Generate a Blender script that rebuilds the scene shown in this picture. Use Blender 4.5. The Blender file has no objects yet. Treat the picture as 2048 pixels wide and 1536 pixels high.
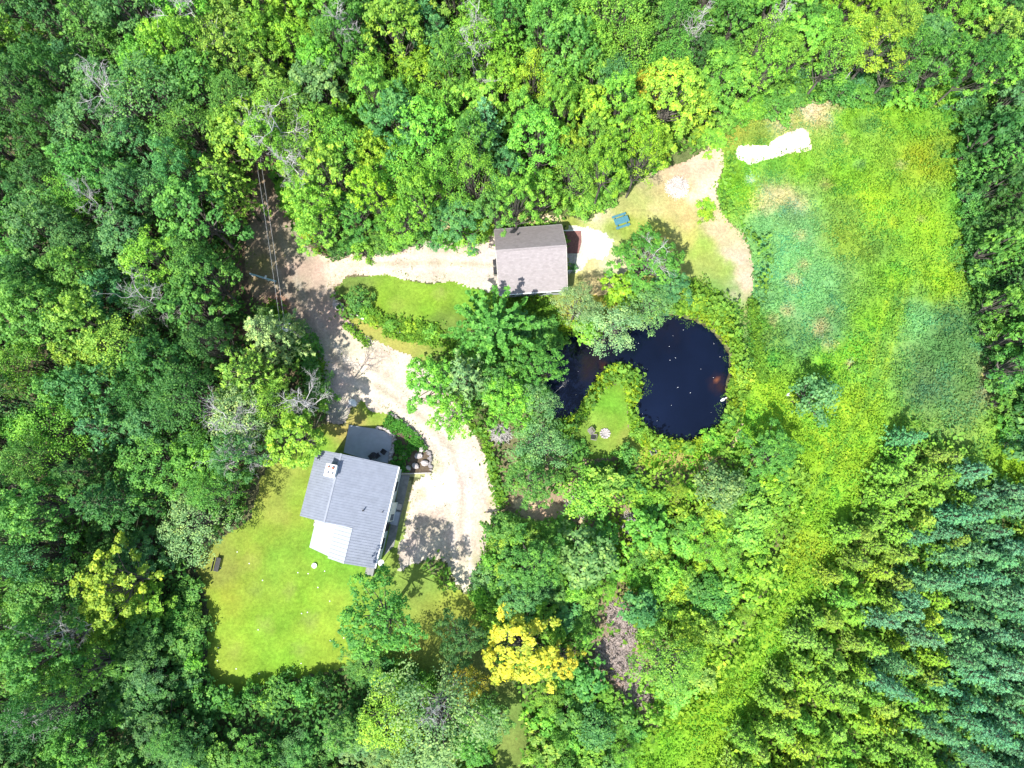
import bpy, math, random
import numpy as np
from mathutils import Vector, Matrix

# ------------------------------------------------------------------ camera, light, exposure
SC = bpy.context.scene
COL = SC.collection
R = math.radians
H, F, TH = 80.0, 1400.0, R(9.0)          # drone height (m), focal length in photo pixels, tilt
cam_d = bpy.data.cameras.new('camera')
cam = bpy.data.objects.new('camera', cam_d); COL.objects.link(cam)
cam.location = (0, 0, H); cam.rotation_euler = (TH, 0, 0)
cam_d.sensor_width = 36.0; cam_d.lens = 36.0 * F / 2048.0
cam_d.clip_start = 0.5; cam_d.clip_end = 3000
SC.camera = cam

SUN_EL, SHADOW_AZ, SUN_RATIO = R(58), R(57), 1.0
w = bpy.data.worlds.new('World'); SC.world = w; w.use_nodes = True
nt = w.node_tree
sky = nt.nodes.new('ShaderNodeTexSky'); sky.sky_type = 'NISHITA'; sky.sun_disc = False
sky.sun_elevation = SUN_EL
sky.sun_rotation = math.atan2(-math.cos(SHADOW_AZ), -math.sin(SHADOW_AZ))
sky.air_density = 1.0; sky.dust_density = 1.2
nt.nodes['Background'].inputs[1].default_value = 0.15
nt.links.new(sky.outputs[0], nt.nodes['Background'].inputs[0])
sl = bpy.data.lights.new('sun', 'SUN'); sl.energy = 4.6; sl.angle = R(0.6); sl.color = (1.0, 0.965, 0.90)
so = bpy.data.objects.new('sun', sl); COL.objects.link(so)
ldir = Vector((math.cos(SHADOW_AZ) * math.cos(SUN_EL), math.sin(SHADOW_AZ) * math.cos(SUN_EL), -math.sin(SUN_EL)))
so.rotation_euler = ldir.to_track_quat('-Z', 'Y').to_euler(); so.location = (-20, -30, 60)
SC.view_settings.view_transform = 'Standard'; SC.view_settings.look = 'None'
SC.view_settings.exposure = 0.92; SC.view_settings.gamma = 1.0
SC.cycles.max_bounces = 5; SC.cycles.diffuse_bounces = 3; SC.cycles.transmission_bounces = 3
SC.cycles.transparent_max_bounces = 4; SC.cycles.glossy_bounces = 2
SC.cycles.caustics_reflective = False; SC.cycles.caustics_refractive = False

rng = np.random.default_rng(7)
random.seed(7)

# ------------------------------------------------------------------ survey: photo pixel -> ground point at height h
_s, _c = math.sin(TH), math.cos(TH)
def P(u, v, h=0.0):
    x = (u - 1024) / F; y = -(v - 768) / F
    Y = y * _c + _s; Z = y * _s - _c; t = (H - h) / (-Z)
    return np.array((x * t, Y * t, h))
def PP(pts, h=0.0):
    return np.array([P(u, v, h)[:2] for u, v in pts])
def toPix(X, Y, Z=0.0):
    X = np.asarray(X, float); Y = np.asarray(Y, float)
    dz = Z - H
    yc = Y * _c + dz * _s; zc = -Y * _s + dz * _c
    return 1024 + F * X / (-zc), 768 - F * yc / (-zc)

# ------------------------------------------------------------------ numpy noise and polygons
def vnoise(x, y, seed=0):
    xi = np.floor(x).astype(np.int64); yi = np.floor(y).astype(np.int64)
    xf = x - xi; yf = y - yi
    def h(a, b):
        n = (a * 374761393 + b * 668265263 + seed * 1442695041) & 0x7fffffff
        n = ((n ^ (n >> 13)) * 1274126177) & 0x7fffffff
        return ((n ^ (n >> 16)) & 0xffff) / 65535.0
    u = xf * xf * (3 - 2 * xf); v = yf * yf * (3 - 2 * yf)
    a = h(xi, yi); b = h(xi + 1, yi); c = h(xi, yi + 1); d = h(xi + 1, yi + 1)
    return (a * (1 - u) + b * u) * (1 - v) + (c * (1 - u) + d * u) * v
def fbm(x, y, seed=0, octv=4):
    s = 0; a = 0.5; t = 0
    for i in range(octv):
        s = s + a * vnoise(x, y, seed + i * 17); t += a
        x = x * 2.03 + 3.1; y = y * 2.03 + 1.7; a *= 0.55
    return s / t
def sdf(px, py, poly):
    """signed distance, positive inside"""
    d = np.full(px.shape, 1e9); inside = np.zeros(px.shape, bool)
    n = len(poly)
    for i in range(n):
        ax, ay = poly[i]; bx, by = poly[(i + 1) % n]
        ex, ey = bx - ax, by - ay
        t = np.clip(((px - ax) * ex + (py - ay) * ey) / (ex * ex + ey * ey + 1e-12), 0, 1)
        d = np.minimum(d, np.hypot(px - ax - t * ex, py - ay - t * ey))
        cond = ((ay > py) != (by > py))
        with np.errstate(divide='ignore', invalid='ignore'):
            xin = (bx - ax) * (py - ay) / ((by - ay) if by != ay else 1e-12) + ax
        inside ^= cond & (px < xin)
    return np.where(inside, d, -d)
def idw(px, py, ctrl, power=3.0, warp=3.0):
    """colour interpolated between surveyed spots: ctrl = [(u, v, (r,g,b)), ...]"""
    W = np.zeros(px.shape); C = np.zeros(px.shape + (3,))
    wx = (fbm(px * .35, py * .35, 91) - .5) * warp; wy = (fbm(px * .35, py * .35, 95) - .5) * warp; px = px + wx; py = py + wy
    for u, v, c in ctrl:
        p = P(u, v)
        wgt = 1.0 / (np.hypot(px - p[0], py - p[1]) ** power + 0.5)
        W += wgt; C += wgt[..., None] * np.array(c)
    return C / W[..., None]

# ------------------------------------------------------------------ materials
def new_mat(name):
    m = bpy.data.materials.new(name); m.use_nodes = True
    t = m.node_tree; b = t.nodes['Principled BSDF']
    b.inputs['Specular IOR Level'].default_value = 0.3
    return m, t, b
def N(t, kind, **kw):
    n = t.nodes.new(kind)
    for k, v in kw.items(): setattr(n, k, v)
    return n
def mixc(t, fac, a, b, mode='MIX'):
    n = t.nodes.new('ShaderNodeMix'); n.data_type = 'RGBA'; n.blend_type = mode
    for sock, val in ((n.inputs[0], fac), (n.inputs[6], a), (n.inputs[7], b)):
        if hasattr(val, 'is_output'): t.links.new(val, sock)
        elif isinstance(val, (int, float)): sock.default_value = val
        else: sock.default_value = (*val, 1) if len(val) == 3 else val
    return n.outputs[2]
def noise(t, scale, detail=4, rough=0.6, vec=None):
    n = N(t, 'ShaderNodeTexNoise'); n.inputs['Scale'].default_value = scale
    n.inputs['Detail'].default_value = detail; n.inputs['Roughness'].default_value = rough
    if vec is not None: t.links.new(vec, n.inputs['Vector'])
    return n.outputs['Fac']
def remap(t, val, a, b, c, d):
    n = N(t, 'ShaderNodeMapRange'); t.links.new(val, n.inputs[0])
    for i, x in enumerate((a, b, c, d)): n.inputs[i + 1].default_value = x
    return n.outputs[0]
def bump(t, b, h, strength, dist=0.05):
    n = N(t, 'ShaderNodeBump'); n.inputs['Strength'].default_value = strength; n.inputs['Distance'].default_value = dist
    t.links.new(h, n.inputs['Height']); t.links.new(n.outputs[0], b.inputs['Normal'])
def mat_sheet(name, scales=(0.6, 4.0, 14.0), amp=(0.2, 0.3, 0.3), bstr=0.6, bdist=0.06, rough=0.95):
    m, t, b = new_mat(name)
    at = N(t, 'ShaderNodeAttribute', attribute_name='Col')
    tc = N(t, 'ShaderNodeTexCoord').outputs['Object']
    col = at.outputs['Color']
    for s, a in zip(scales, amp):
        f = remap(t, noise(t, s, 5, 0.65, tc), 0.3, 0.7, 1 - a, 1 + a)
        cc = N(t, 'ShaderNodeCombineXYZ')
        for i in range(3): t.links.new(f, cc.inputs[i])
        col = mixc(t, 1.0, col, cc.outputs[0], 'MULTIPLY')
    t.links.new(col, b.inputs['Base Color']); b.inputs['Roughness'].default_value = rough
    b.inputs['Specular IOR Level'].default_value = 0.1
    bump(t, b, noise(t, scales[-1] * 0.6, 5, 0.75, tc), bstr, bdist)
    return m
def mat_plain(name, col, var=0.15, scale=3.0, rough=0.7, bstr=0.0, metal=0.0, spec=0.3):
    m, t, b = new_mat(name)
    tc = N(t, 'ShaderNodeTexCoord').outputs['Object']
    f = noise(t, scale, 5, 0.65, tc)
    lo = tuple(c * (1 - var) for c in col); hi = tuple(min(1, c * (1 + var)) for c in col)
    t.links.new(mixc(t, remap(t, f, .3, .7, 0, 1), lo, hi), b.inputs['Base Color'])
    b.inputs['Roughness'].default_value = rough; b.inputs['Metallic'].default_value = metal
    b.inputs['Specular IOR Level'].default_value = spec
    if bstr: bump(t, b, noise(t, scale * 4, 4, 0.7, tc), bstr, 0.03)
    return m
def mat_leaf(name, use_attr=False, trans=0.28, rough=0.55, spec=0.25):
    """leaf colour from the tree's own colour (object colour) or per-leaf attribute, varied leaf by leaf"""
    m, t, b = new_mat(name)
    ti = N(t, 'ShaderNodeAttribute', attribute_name='tint').outputs['Fac']
    if use_attr: col = N(t, 'ShaderNodeAttribute', attribute_name='Col').outputs['Color']
    else: col = N(t, 'ShaderNodeObjectInfo').outputs['Color']
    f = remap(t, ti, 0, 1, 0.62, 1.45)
    cc = N(t, 'ShaderNodeCombineXYZ')
    for i in range(3): t.links.new(f, cc.inputs[i])
    col = mixc(t, 1.0, col, cc.outputs[0], 'MULTIPLY')
    # yellower tips
    col = mixc(t, remap(t, ti, 0.12, 0.5, 0.65, 0), col, mixc(t, 1.0, col, (.62, 1.0, 1.0), 'MULTIPLY'))
    yel = mixc(t, 1.0, col, (1.45, 1.12, 0.7), 'MULTIPLY')
    col = mixc(t, remap(t, ti, 0.55, 1.0, 0, 0.75), col, yel)
    t.links.new(col, b.inputs['Base Color'])
    b.inputs['Roughness'].default_value = rough; b.inputs['Specular IOR Level'].default_value = spec
    tr = N(t, 'ShaderNodeBsdfTranslucent')
    t.links.new(mixc(t, 1.0, col, (1.5, 1.6, 0.6), 'MULTIPLY'), tr.inputs[0])
    mx = N(t, 'ShaderNodeMixShader'); mx.inputs[0].default_value = trans
    t.links.new(b.outputs[0], mx.inputs[1]); t.links.new(tr.outputs[0], mx.inputs[2])
    t.links.new(mx.outputs[0], t.nodes['Material Output'].inputs[0])
    return m

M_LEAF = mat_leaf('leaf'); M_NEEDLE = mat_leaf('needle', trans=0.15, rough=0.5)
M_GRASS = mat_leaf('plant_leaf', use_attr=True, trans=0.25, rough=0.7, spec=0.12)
M_BARK = mat_plain('bark', (0.13, 0.115, 0.10), .35, 5, .9, .6)
M_BARKC = mat_plain('conifer_bark', (.07, .075, .045), .3, 5, .95, .3)
M_DEAD = mat_plain('dead_wood', (0.46, 0.44, 0.42), .2, 4, .85, .3)
M_TWIG = mat_plain('cut_brush', (0.42, 0.35, 0.32), .35, 2.5, .9, .3)
M_TWIGP = mat_plain('bleached_brush', (0.62, 0.56, 0.52), .3, 2.5, .9, .3)

# ------------------------------------------------------------------ objects
def link(o, parent=None):
    COL.objects.link(o)
    if parent is not None: o.parent = parent
    return o
def mesh_np(name, V, Fc, mat, parent=None, attrs=None, col=None, smooth=False):
    """V (n,3), Fc (m,4) quads; attrs {name: per-vertex float}; col per-vertex rgb"""
    V = np.ascontiguousarray(V, np.float32); Fc = np.ascontiguousarray(Fc, np.int32)
    me = bpy.data.meshes.new(name)
    k = Fc.shape[1]
    me.vertices.add(len(V)); me.vertices.foreach_set('co', V.ravel())
    me.loops.add(Fc.size); me.loops.foreach_set('vertex_index', Fc.ravel())
    me.polygons.add(len(Fc)); me.polygons.foreach_set('loop_start', np.arange(0, Fc.size, k, dtype=np.int32))
    me.update(calc_edges=True)
    if smooth: me.polygons.foreach_set('use_smooth', np.ones(len(Fc), bool))
    if attrs:
        for n, a in attrs.items():
            at = me.attributes.new(n, 'FLOAT', 'POINT'); at.data.foreach_set('value', np.ascontiguousarray(a, np.float32))
    if col is not None:
        at = me.attributes.new('Col', 'FLOAT_COLOR', 'POINT')
        at.data.foreach_set('color', np.c_[col, np.ones(len(col))].astype(np.float32).ravel())
    me.materials.append(mat)
    return link(bpy.data.objects.new(name, me), parent)
def tag(o, label=None, cat=None, group=None, kind=None):
    if label: o['label'] = label
    if cat: o['category'] = cat
    if group: o['group'] = group
    if kind: o['kind'] = kind
    return o
def thing(name, loc, label, cat, group=None, rz=0):
    e = bpy.data.objects.new(name, None); e.empty_display_size = 0.3
    e.location = tuple(loc); e.rotation_euler = (0, 0, rz); link(e)
    return tag(e, label, cat, group)
class MB:
    """collects polygons for ONE mesh"""
    def __init__(s): s.v = []; s.f = []
    def add(s, V, Fs):
        o = len(s.v); s.v += [tuple(map(float, p)) for p in V]; s.f += [tuple(i + o for i in f) for f in Fs]
        return s
    def box(s, cx, cy, z0, sx, sy, sz, rz=0.0, M=None):
        V = []
        for dz in (0, sz):
            for dx, dy in ((-1, -1), (1, -1), (1, 1), (-1, 1)):
                x, y = dx * sx / 2, dy * sy / 2
                V.append((cx + x * math.cos(rz) - y * math.sin(rz), cy + x * math.sin(rz) + y * math.cos(rz), z0 + dz))
        if M is not None: V = [M @ Vector(p) for p in V]
        return s.add(V, [(0, 3, 2, 1), (4, 5, 6, 7), (0, 1, 5, 4), (1, 2, 6, 5), (2, 3, 7, 6), (3, 0, 4, 7)])
    def prism(s, bot, top):
        n = len(bot)
        fs = [tuple(range(n - 1, -1, -1)), tuple(range(n, 2 * n))]
        for i in range(n): j = (i + 1) % n; fs.append((i, j, n + j, n + i))
        return s.add(list(bot) + list(top), fs)
    def slab(s, pts, th):
        return s.prism([(p[0], p[1], p[2] - th) for p in pts], pts)
    def tube(s, pts, rads, sides=6):
        V, Q = tube_np(pts, rads, sides); return s.add(V, [tuple(q) for q in Q])
    def cyl(s, cx, cy, z0, r0, r1, h, n=14):
        bot = [(cx + r0 * math.cos(i * 2 * math.pi / n), cy + r0 * math.sin(i * 2 * math.pi / n), z0) for i in range(n)]
        top = [(cx + r1 * math.cos(i * 2 * math.pi / n), cy + r1 * math.sin(i * 2 * math.pi / n), z0 + h) for i in range(n)]
        return s.prism(bot, top)
    def build(s, name, mat, parent=None, smooth=False):
        me = bpy.data.meshes.new(name); me.from_pydata(s.v, [], s.f); me.materials.append(mat)
        if smooth:
            for p in me.polygons: p.use_smooth = True
        return link(bpy.data.objects.new(name, me), parent)
def tube_np(pts, rads, sides=5):
    pts = np.array(pts, float); n = len(pts); V = []
    for i in range(n):
        d = pts[min(i + 1, n - 1)] - pts[max(i - 1, 0)]; d /= (np.linalg.norm(d) + 1e-9)
        a = np.cross(d, (0, 0, 1) if abs(d[2]) < 0.9 else (1, 0, 0)); a /= np.linalg.norm(a); b = np.cross(d, a)
        for k in range(sides):
            t = 2 * math.pi * k / sides
            V.append(pts[i] + rads[i] * (math.cos(t) * a + math.sin(t) * b))
    Q = []
    for i in range(n - 1):
        for k in range(sides):
            j = (k + 1) % sides
            Q.append((i * sides + k, i * sides + j, (i + 1) * sides + j, (i + 1) * sides + k))
    return np.array(V), np.array(Q)
def merge(parts):
    V = []; Q = []; o = 0
    for v, q in parts: V.append(v); Q.append(q + o); o += len(v)
    return np.vstack(V), np.vstack(Q)

# ------------------------------------------------------------------ leaves
def leaves(C, Nn, L, W, r, dirs=None):
    """rhombic leaf faces at centres C with normals Nn, length L, width W"""
    n = len(C)
    Nn = Nn / (np.linalg.norm(Nn, axis=1, keepdims=True) + 1e-9)
    rd = r.normal(size=(n, 3)) if dirs is None else dirs
    A = rd - (rd * Nn).sum(1, keepdims=True) * Nn; A /= (np.linalg.norm(A, axis=1, keepdims=True) + 1e-9)
    B = np.cross(Nn, A)
    L = np.broadcast_to(L, (n,))[:, None]; W = np.broadcast_to(W, (n,))[:, None]
    V = np.empty((n, 4, 3))
    V[:, 0] = C - A * L * .5; V[:, 1] = C + B * W * .5 + A * L * 0.08 - Nn * L * 0.08
    V[:, 2] = C + A * L * .5; V[:, 3] = C - B * W * .5 + A * L * 0.08 - Nn * L * 0.08
    return V.reshape(-1, 3), np.arange(4 * n).reshape(n, 4)
def unit(v): return v / (np.linalg.norm(v, axis=-1, keepdims=True) + 1e-9)

def proto(name_v, name_q, trunk, mat_c, tint, mat_t=None):
    me_c = mesh_np('crown', name_v, name_q, mat_c, attrs={'tint': tint}).data
    me_t = mesh_np('trunk', trunk[0], trunk[1], mat_t or M_BARK, smooth=True).data
    for o in list(COL.objects):
        if o.data in (me_c, me_t): bpy.data.objects.remove(o)
    return me_c, me_t
def limb(p0, p1, r0, r1, r, sag=0.12, seg=5):
    p0 = np.array(p0, float); p1 = np.array(p1, float); L = np.linalg.norm(p1 - p0)
    j = r.normal(size=3) * L * sag * .5; ts = np.linspace(0, 1, seg)
    pts = [p0 + (p1 - p0) * t + j * math.sin(math.pi * t) + np.array((0, 0, -L * .06 * math.sin(math.pi * t))) for t in ts]
    return tube_np(pts, [r0 + (r1 - r0) * t for t in ts], 5)

def make_broadleaf(seed, Rr=4.2, Ht=15.0, nc=36, nsub=12, nl=15, leaf=.29, csize=.25, airy=0.0, depth=.45, spiky=0.25, tight=1.0):
    r = np.random.default_rng(seed); parts = []; Cs = []; Ns = []; T = []
    zc = Ht * (1 - depth)
    parts.append(tube_np([(0, 0, -.3), (.1, 0, zc * .5), (r.normal() * .25, r.normal() * .25, zc), (0, 0, Ht * .93)], [.26, .21, .16, .04], 7))
    ph = r.uniform(0, 7); lob = r.integers(3, 6)
    for i in range(nc):
        q = math.sqrt((i + .5) / nc); a = i * 2.39996 + r.normal() * .25
        rr = Rr * q * (1 + spiky * math.sin(lob * a + ph) * q + r.normal() * .09)
        z = zc + (Ht - zc) * math.sqrt(max(0, 1 - q * q * .93)) * r.uniform(.78, 1.06) - q * r.uniform(0, .8) - max(0, q - .72) * r.uniform(0, 11) * depth * Ht / 15
        c = np.array((rr * math.cos(a), rr * math.sin(a), z))
        cr = Rr * csize * r.uniform(.7, 1.25)
        parts.append(limb((c[0] * .08, c[1] * .08, zc * r.uniform(.55, .95)), c - (0, 0, cr * .4), .10, .02, r))
        bright = r.uniform(-.2, .2)
        d = unit(r.normal(size=(nsub, 3)) + np.array((c[0], c[1], 0)) / Rr * .5 + (0, 0, .55))
        sc = c + d * cr * np.array((1.15, 1.15, .75)) * r.uniform(.55, 1.08, (nsub, 1))
        for k in range(nsub):
            n = max(3, int(nl * r.uniform(.6, 1.4)))
            dd = unit(r.normal(size=(n, 3)) + (0, 0, .35))
            cl = sc[k] + dd * r.uniform(.08, .42 * tight, (n, 1)) * (1 + airy) * np.array((1.15, 1.15, .75))
            Cs.append(cl); Ns.append(dd * .55 + d[k] * .35 + np.array((0, 0, .75)) + r.normal(size=(n, 3)) * .35)
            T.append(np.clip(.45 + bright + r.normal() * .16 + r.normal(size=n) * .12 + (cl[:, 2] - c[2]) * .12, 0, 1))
    C = np.vstack(Cs); Nn = np.vstack(Ns); T = np.concatenate(T)
    L = leaf * r.uniform(.7, 1.3, len(C))
    V, Q = leaves(C, Nn, L, L * .72, r)
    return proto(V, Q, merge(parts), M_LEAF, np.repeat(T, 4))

def make_pine(seed, Rr=3.6, Ht=15.0, layers=10, nb=6, tufts=9, nn=11, start=.35, needle=.42, nw=.075, power=.8, lift=.12, sidew=.20, mat=None):
    r = np.random.default_rng(seed); parts = [tube_np([(0, 0, -.3), (0, 0, Ht * .5), (0, 0, Ht)], [.22, .14, .02], 6)]
    Cs = []; Ns = []; D = []; T = []
    for l in range(layers):
        f = l / (layers - 1); z = Ht * (start + (0.985 - start) * f); Lb = Rr * ((1 - f) ** power) * r.uniform(.85, 1.1) + .25
        n = nb if f < .8 else max(3, nb - 2)
        for b in range(n):
            a = 2 * math.pi * (b + r.uniform(-.3, .3)) / n + l * 1.1; lb = Lb * r.uniform(.7, 1.15)
            tip = np.array((math.cos(a) * lb, math.sin(a) * lb, z + lb * lift * r.uniform(.2, 1.6)))
            parts.append(tube_np([(0, 0, z - .1), tip * .55 + np.array((0, 0, z)) * .45 - (0, 0, .08), tip], [.045, .03, .01], 4))
            nt_ = max(2, int(tufts * lb / Rr))
            for k in range(nt_):
                t = .25 + .78 * (k + r.uniform(0, 1)) / nt_
                side = np.array((-math.sin(a), math.cos(a), 0)) * r.normal() * sidew * lb * (1.15 - t)
                c = np.array((0, 0, z)) * (1 - t) + tip * t + side
                m = max(4, int(nn * r.uniform(.7, 1.3)))
                out = unit(np.array((math.cos(a), math.sin(a), .45)) * .9 + side / (.2 * lb + .1) + r.normal(size=(m, 3)) * .55)
                Cs.append(c + out * needle * .45); D.append(out); Ns.append(r.normal(size=(m, 3)) + (0, 0, 1.2))
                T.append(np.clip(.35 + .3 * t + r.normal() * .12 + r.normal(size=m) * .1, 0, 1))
    C = np.vstack(Cs); T = np.concatenate(T)
    L = needle * r.uniform(.75, 1.3, len(C))
    V, Q = leaves(C, np.vstack(Ns), L, nw * (1 + .5 * r.random(len(C))), r, np.vstack(D))
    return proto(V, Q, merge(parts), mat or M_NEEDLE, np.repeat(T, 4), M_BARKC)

def make_dead(seed, Ht=14, spread=2.6, n0=9):
    r = np.random.default_rng(seed); parts = []
    lean = r.normal(size=2) * .5
    top = np.array((lean[0], lean[1], Ht))
    parts.append(tube_np([(0, 0, -.3), top * .5, top * .85, top], [.17, .11, .055, .015], 7))
    def br(p, d, L, rad, lev):
        pts = [p]; q = p.copy(); dd = d.copy()
        for i in range(4):
            dd = unit(dd + r.normal(size=3) * .22 + np.array((0, 0, .05))); q = q + dd * L / 4; pts.append(q)
        parts.append(tube_np(pts, np.linspace(rad, rad * .3, 5), 4 if lev < 3 else 3))
        if lev < 4:
            for k in range(5 if lev < 2 else 4):
                i = r.integers(1, 5); br(pts[i], unit(dd + r.normal(size=3) * .75), L * r.uniform(.4, .65), max(rad * .55, .011), lev + 1)
    for i in range(n0):
        f = .5 + .48 * i / (n0 - 1); a = i * 2.4 + r.normal() * .3
        br(top * f, unit(np.array((math.cos(a), math.sin(a), .75))), spread * (1.25 - f * .6) * r.uniform(.7, 1.2), .05, 1)
    V, Q = merge(parts)
    o = mesh_np('trunk', V, Q, M_DEAD); me = o.data; bpy.data.objects.remove(o)
    return me

BROAD = [make_broadleaf(11, csize=.23), make_broadleaf(12, nc=28, csize=.27, spiky=.3), make_broadleaf(13, nc=46, csize=.19, nsub=10, nl=14, leaf=.25),
         make_broadleaf(14, nc=30, csize=.25, spiky=.12, depth=.55), make_broadleaf(15, nc=38, csize=.21, depth=.4, spiky=.3), make_broadleaf(16, nc=24, csize=.29, nsub=14, leaf=.34),
         make_broadleaf(17, nc=52, csize=.17, nsub=8, nl=14, leaf=.23, spiky=.2)]
AIRY = [make_broadleaf(21, nc=46, csize=.2, nsub=9, nl=11, leaf=.22, airy=.4, spiky=.15), make_broadleaf(22, nc=40, csize=.22, nsub=9, nl=12, leaf=.2, airy=.6, depth=.55)]
STAR = [make_broadleaf(26, nc=34, csize=.15, nsub=9, nl=15, leaf=.36, spiky=.32, depth=.5), make_broadleaf(27, nc=46, csize=.13, nsub=8, nl=14, leaf=.34, spiky=.28, depth=.5)]
PINE = [make_pine(31, nb=7, tufts=12, nn=13, nw=.10), make_pine(32, layers=9, nb=6, tufts=12, power=.65, nw=.10, nn=13), make_pine(33, Rr=4.2, layers=11, nb=7, tufts=13, lift=.25, nw=.11)]
# conifers of the plantation: 9 m high, narrow
SPRUCE = [make_pine(41, Rr=1.5, Ht=9, layers=17, nb=7, tufts=8, nn=9, start=.1, needle=.27, nw=.055, power=1.0),
          make_pine(42, Rr=1.3, Ht=9, layers=16, nb=6, tufts=8, nn=10, start=.1, needle=.30, nw=.05, power=.95, lift=.3),
          make_pine(43, Rr=1.7, Ht=9, layers=16, nb=7, tufts=8, nn=9, start=.1, needle=.27, nw=.06, power=.9)]
SHRUB = [make_broadleaf(51, Rr=1.7, Ht=3.2, nc=16, nsub=8, nl=9, leaf=.27, csize=.3, depth=.8), make_broadleaf(52, Rr=1.7, Ht=3.2, nc=20, nsub=7, nl=9, leaf=.24, csize=.26, depth=.75, spiky=.35),
         make_broadleaf(53, Rr=1.7, Ht=3.2, nc=13, nsub=9, nl=10, leaf=.30, csize=.34, depth=.85)]
YOUNG = [make_broadleaf(61, Rr=2.3, Ht=6.5, nc=22, nsub=8, nl=9, leaf=.40, csize=.27, depth=.7), make_broadleaf(62, Rr=2.3, Ht=6.5, nc=28, nsub=7, nl=9, leaf=.34, csize=.22, depth=.7),
         make_broadleaf(63, Rr=2.3, Ht=6.5, nc=18, nsub=9, nl=9, leaf=.44, csize=.3, depth=.75, spiky=.35), make_broadleaf(64, Rr=2.3, Ht=6.5, nc=28, nsub=9, nl=10, leaf=.26, csize=.24, depth=.65, airy=.3)]
FAN = [make_pine(36, Rr=4.4, Ht=12, layers=7, nb=11, tufts=16, nn=10, start=.4, needle=.42, nw=.24, power=.7, lift=.28, sidew=.055, mat=M_LEAF)]
DEAD = [make_dead(71), make_dead(72, spread=3.2, n0=8), make_dead(73, spread=2.2, n0=11), make_dead(74, spread=2.8)]
KINDS = dict(fan=(FAN, 4.4, 12), broad=(BROAD, 4.2, 15), airy=(AIRY, 4.2, 15), star=(STAR, 4.2, 15), pine=(PINE, 3.8, 15), spruce=(SPRUCE, 1.5, 9), shrub=(SHRUB, 1.7, 3.2), young=(YOUNG, 2.3, 7))
NAME = dict(fan='maple_tree', broad='broadleaf_tree', airy='birch_tree', star='maple_tree', pine='pine_tree', spruce='conifer_tree', shrub='shrub', young='young_tree')
WORD = dict(fan='maple', broad='broadleaf tree', airy='fine-leaved tree', star='maple', pine='pine', spruce='conifer', shrub='shrub', young='young tree')
TONE = dict(D=(.066, .185, .040), G=(.115, .290, .050), L=(.185, .410, .050), Y=(.260, .440, .038), K=(.55, .53, .055), B=(.108, .270, .085),
            P=(.26, .41, .150), S=(.180, .325, .110), T=(.130, .345, .155), W=(.220, .390, .052), U=(.275, .44, .045))
TWORD = dict(D='dark green', G='mid green', L='light green', Y='yellow-green', K='golden yellow', B='bluish green', P='pale sage', S='grey-green', T='pale blue-green', W='olive green', U='yellowing')

ALL = []   # every placed plant: dict(x, y, u, v, r, kind, tone, zone)
def plant(u, v, rpx, kind, tone, h=None, zone=None, label=None, jit=.12, rz=None, sz=None):
    protos, R0, H0 = KINDS[kind]
    hh = h if h else H0 * random.uniform(.85, 1.2)
    ph = hh * (.8 if kind != 'spruce' else .6)
    p = P(u, v, ph)
    rad = rpx / (F / (H - ph)) / (1.0 if kind in ('pine', 'spruce', 'fan') else 1.17)
    e = bpy.data.objects.new(NAME[kind], None); e.empty_display_size = .3; link(e)
    e.location = (p[0], p[1], 0); e.rotation_euler = (0, 0, random.uniform(0, 6.28) if rz is None else rz)
    s = rad / R0; e.scale = (s * random.uniform(.93, 1.07), s * random.uniform(.93, 1.07), hh / H0)
    mc, mt = random.choice(protos)
    c = link(bpy.data.objects.new('crown', mc), e); t = link(bpy.data.objects.new('trunk', mt), e)
    col = np.array(TONE[tone]) * random.uniform(1 - jit, 1 + jit) * np.array((random.uniform(.86, 1.16), 1, random.uniform(.85, 1.2)))
    c.color = (*col, 1)
    ALL.append(dict(o=e, x=p[0], y=p[1], u=u, v=v, r=rad, kind=kind, tone=tone, zone=zone, label=label))
    if label: tag(e, label, WORD[kind].split()[-1] if kind != 'airy' else 'tree')
    return e
def crowded(x, y, rad, k, kinds=None):
    for a in ALL:
        if kinds and a['kind'] not in kinds: continue
        if (a['x'] - x) ** 2 + (a['y'] - y) ** 2 < ((a['r'] + rad) * k) ** 2: return True
    return False
def inpoly(u, v, poly):
    return sdf(np.array([float(u)]), np.array([float(v)]), poly)[0]

# ================================================================== THE GROUND
POND = PP([(1290,640),(1318,628),(1348,627),(1390,640),(1425,660),(1445,685),(1460,710),(1460,745),(1452,780),(1455,812),(1447,842),(1425,862),(1400,877),(1372,885),(1342,881),(1312,870),(1287,853),(1270,833),(1264,814),(1277,798),(1283,774),(1272,744),(1250,731),(1228,731),(1205,746),(1190,765),(1176,790),(1160,820),(1135,838),(1105,843),(1085,815),(1088,780),(1085,740),(1085,700),(1105,670),(1160,655),(1220,660),(1260,655)])
def axis_grid(lo, hi, step, far):
    a = np.arange(lo, hi + step, step); e = np.array([4, 10, 20, 40, 80, 150, 300, 600, 1000.])
    return np.r_[lo - e[::-1], a, a[-1] + e]
gx = axis_grid(-85, 85, .5, 1000); gy = axis_grid(-50, 85, .5, 1000)
X, Y = np.meshgrid(gx, gy)
sp = sdf(X, Y, POND)
Z = np.where(sp > 0, -np.minimum(sp * .6, 1.4), 0)
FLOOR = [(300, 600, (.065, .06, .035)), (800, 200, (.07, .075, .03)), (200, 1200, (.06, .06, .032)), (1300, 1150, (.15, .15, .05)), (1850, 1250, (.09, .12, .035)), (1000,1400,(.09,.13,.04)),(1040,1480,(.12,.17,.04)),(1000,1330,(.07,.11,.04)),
         (515, 600, (.16, .11, .075)), (1240, 1290, (.22, .17, .12)), (1150, 1020, (.3, .22, .15)), (1700, 150, (.10, .15, .04)), (1120, 630, (.07, .12, .03)), (900, 760, (.07, .1, .03))]
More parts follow.
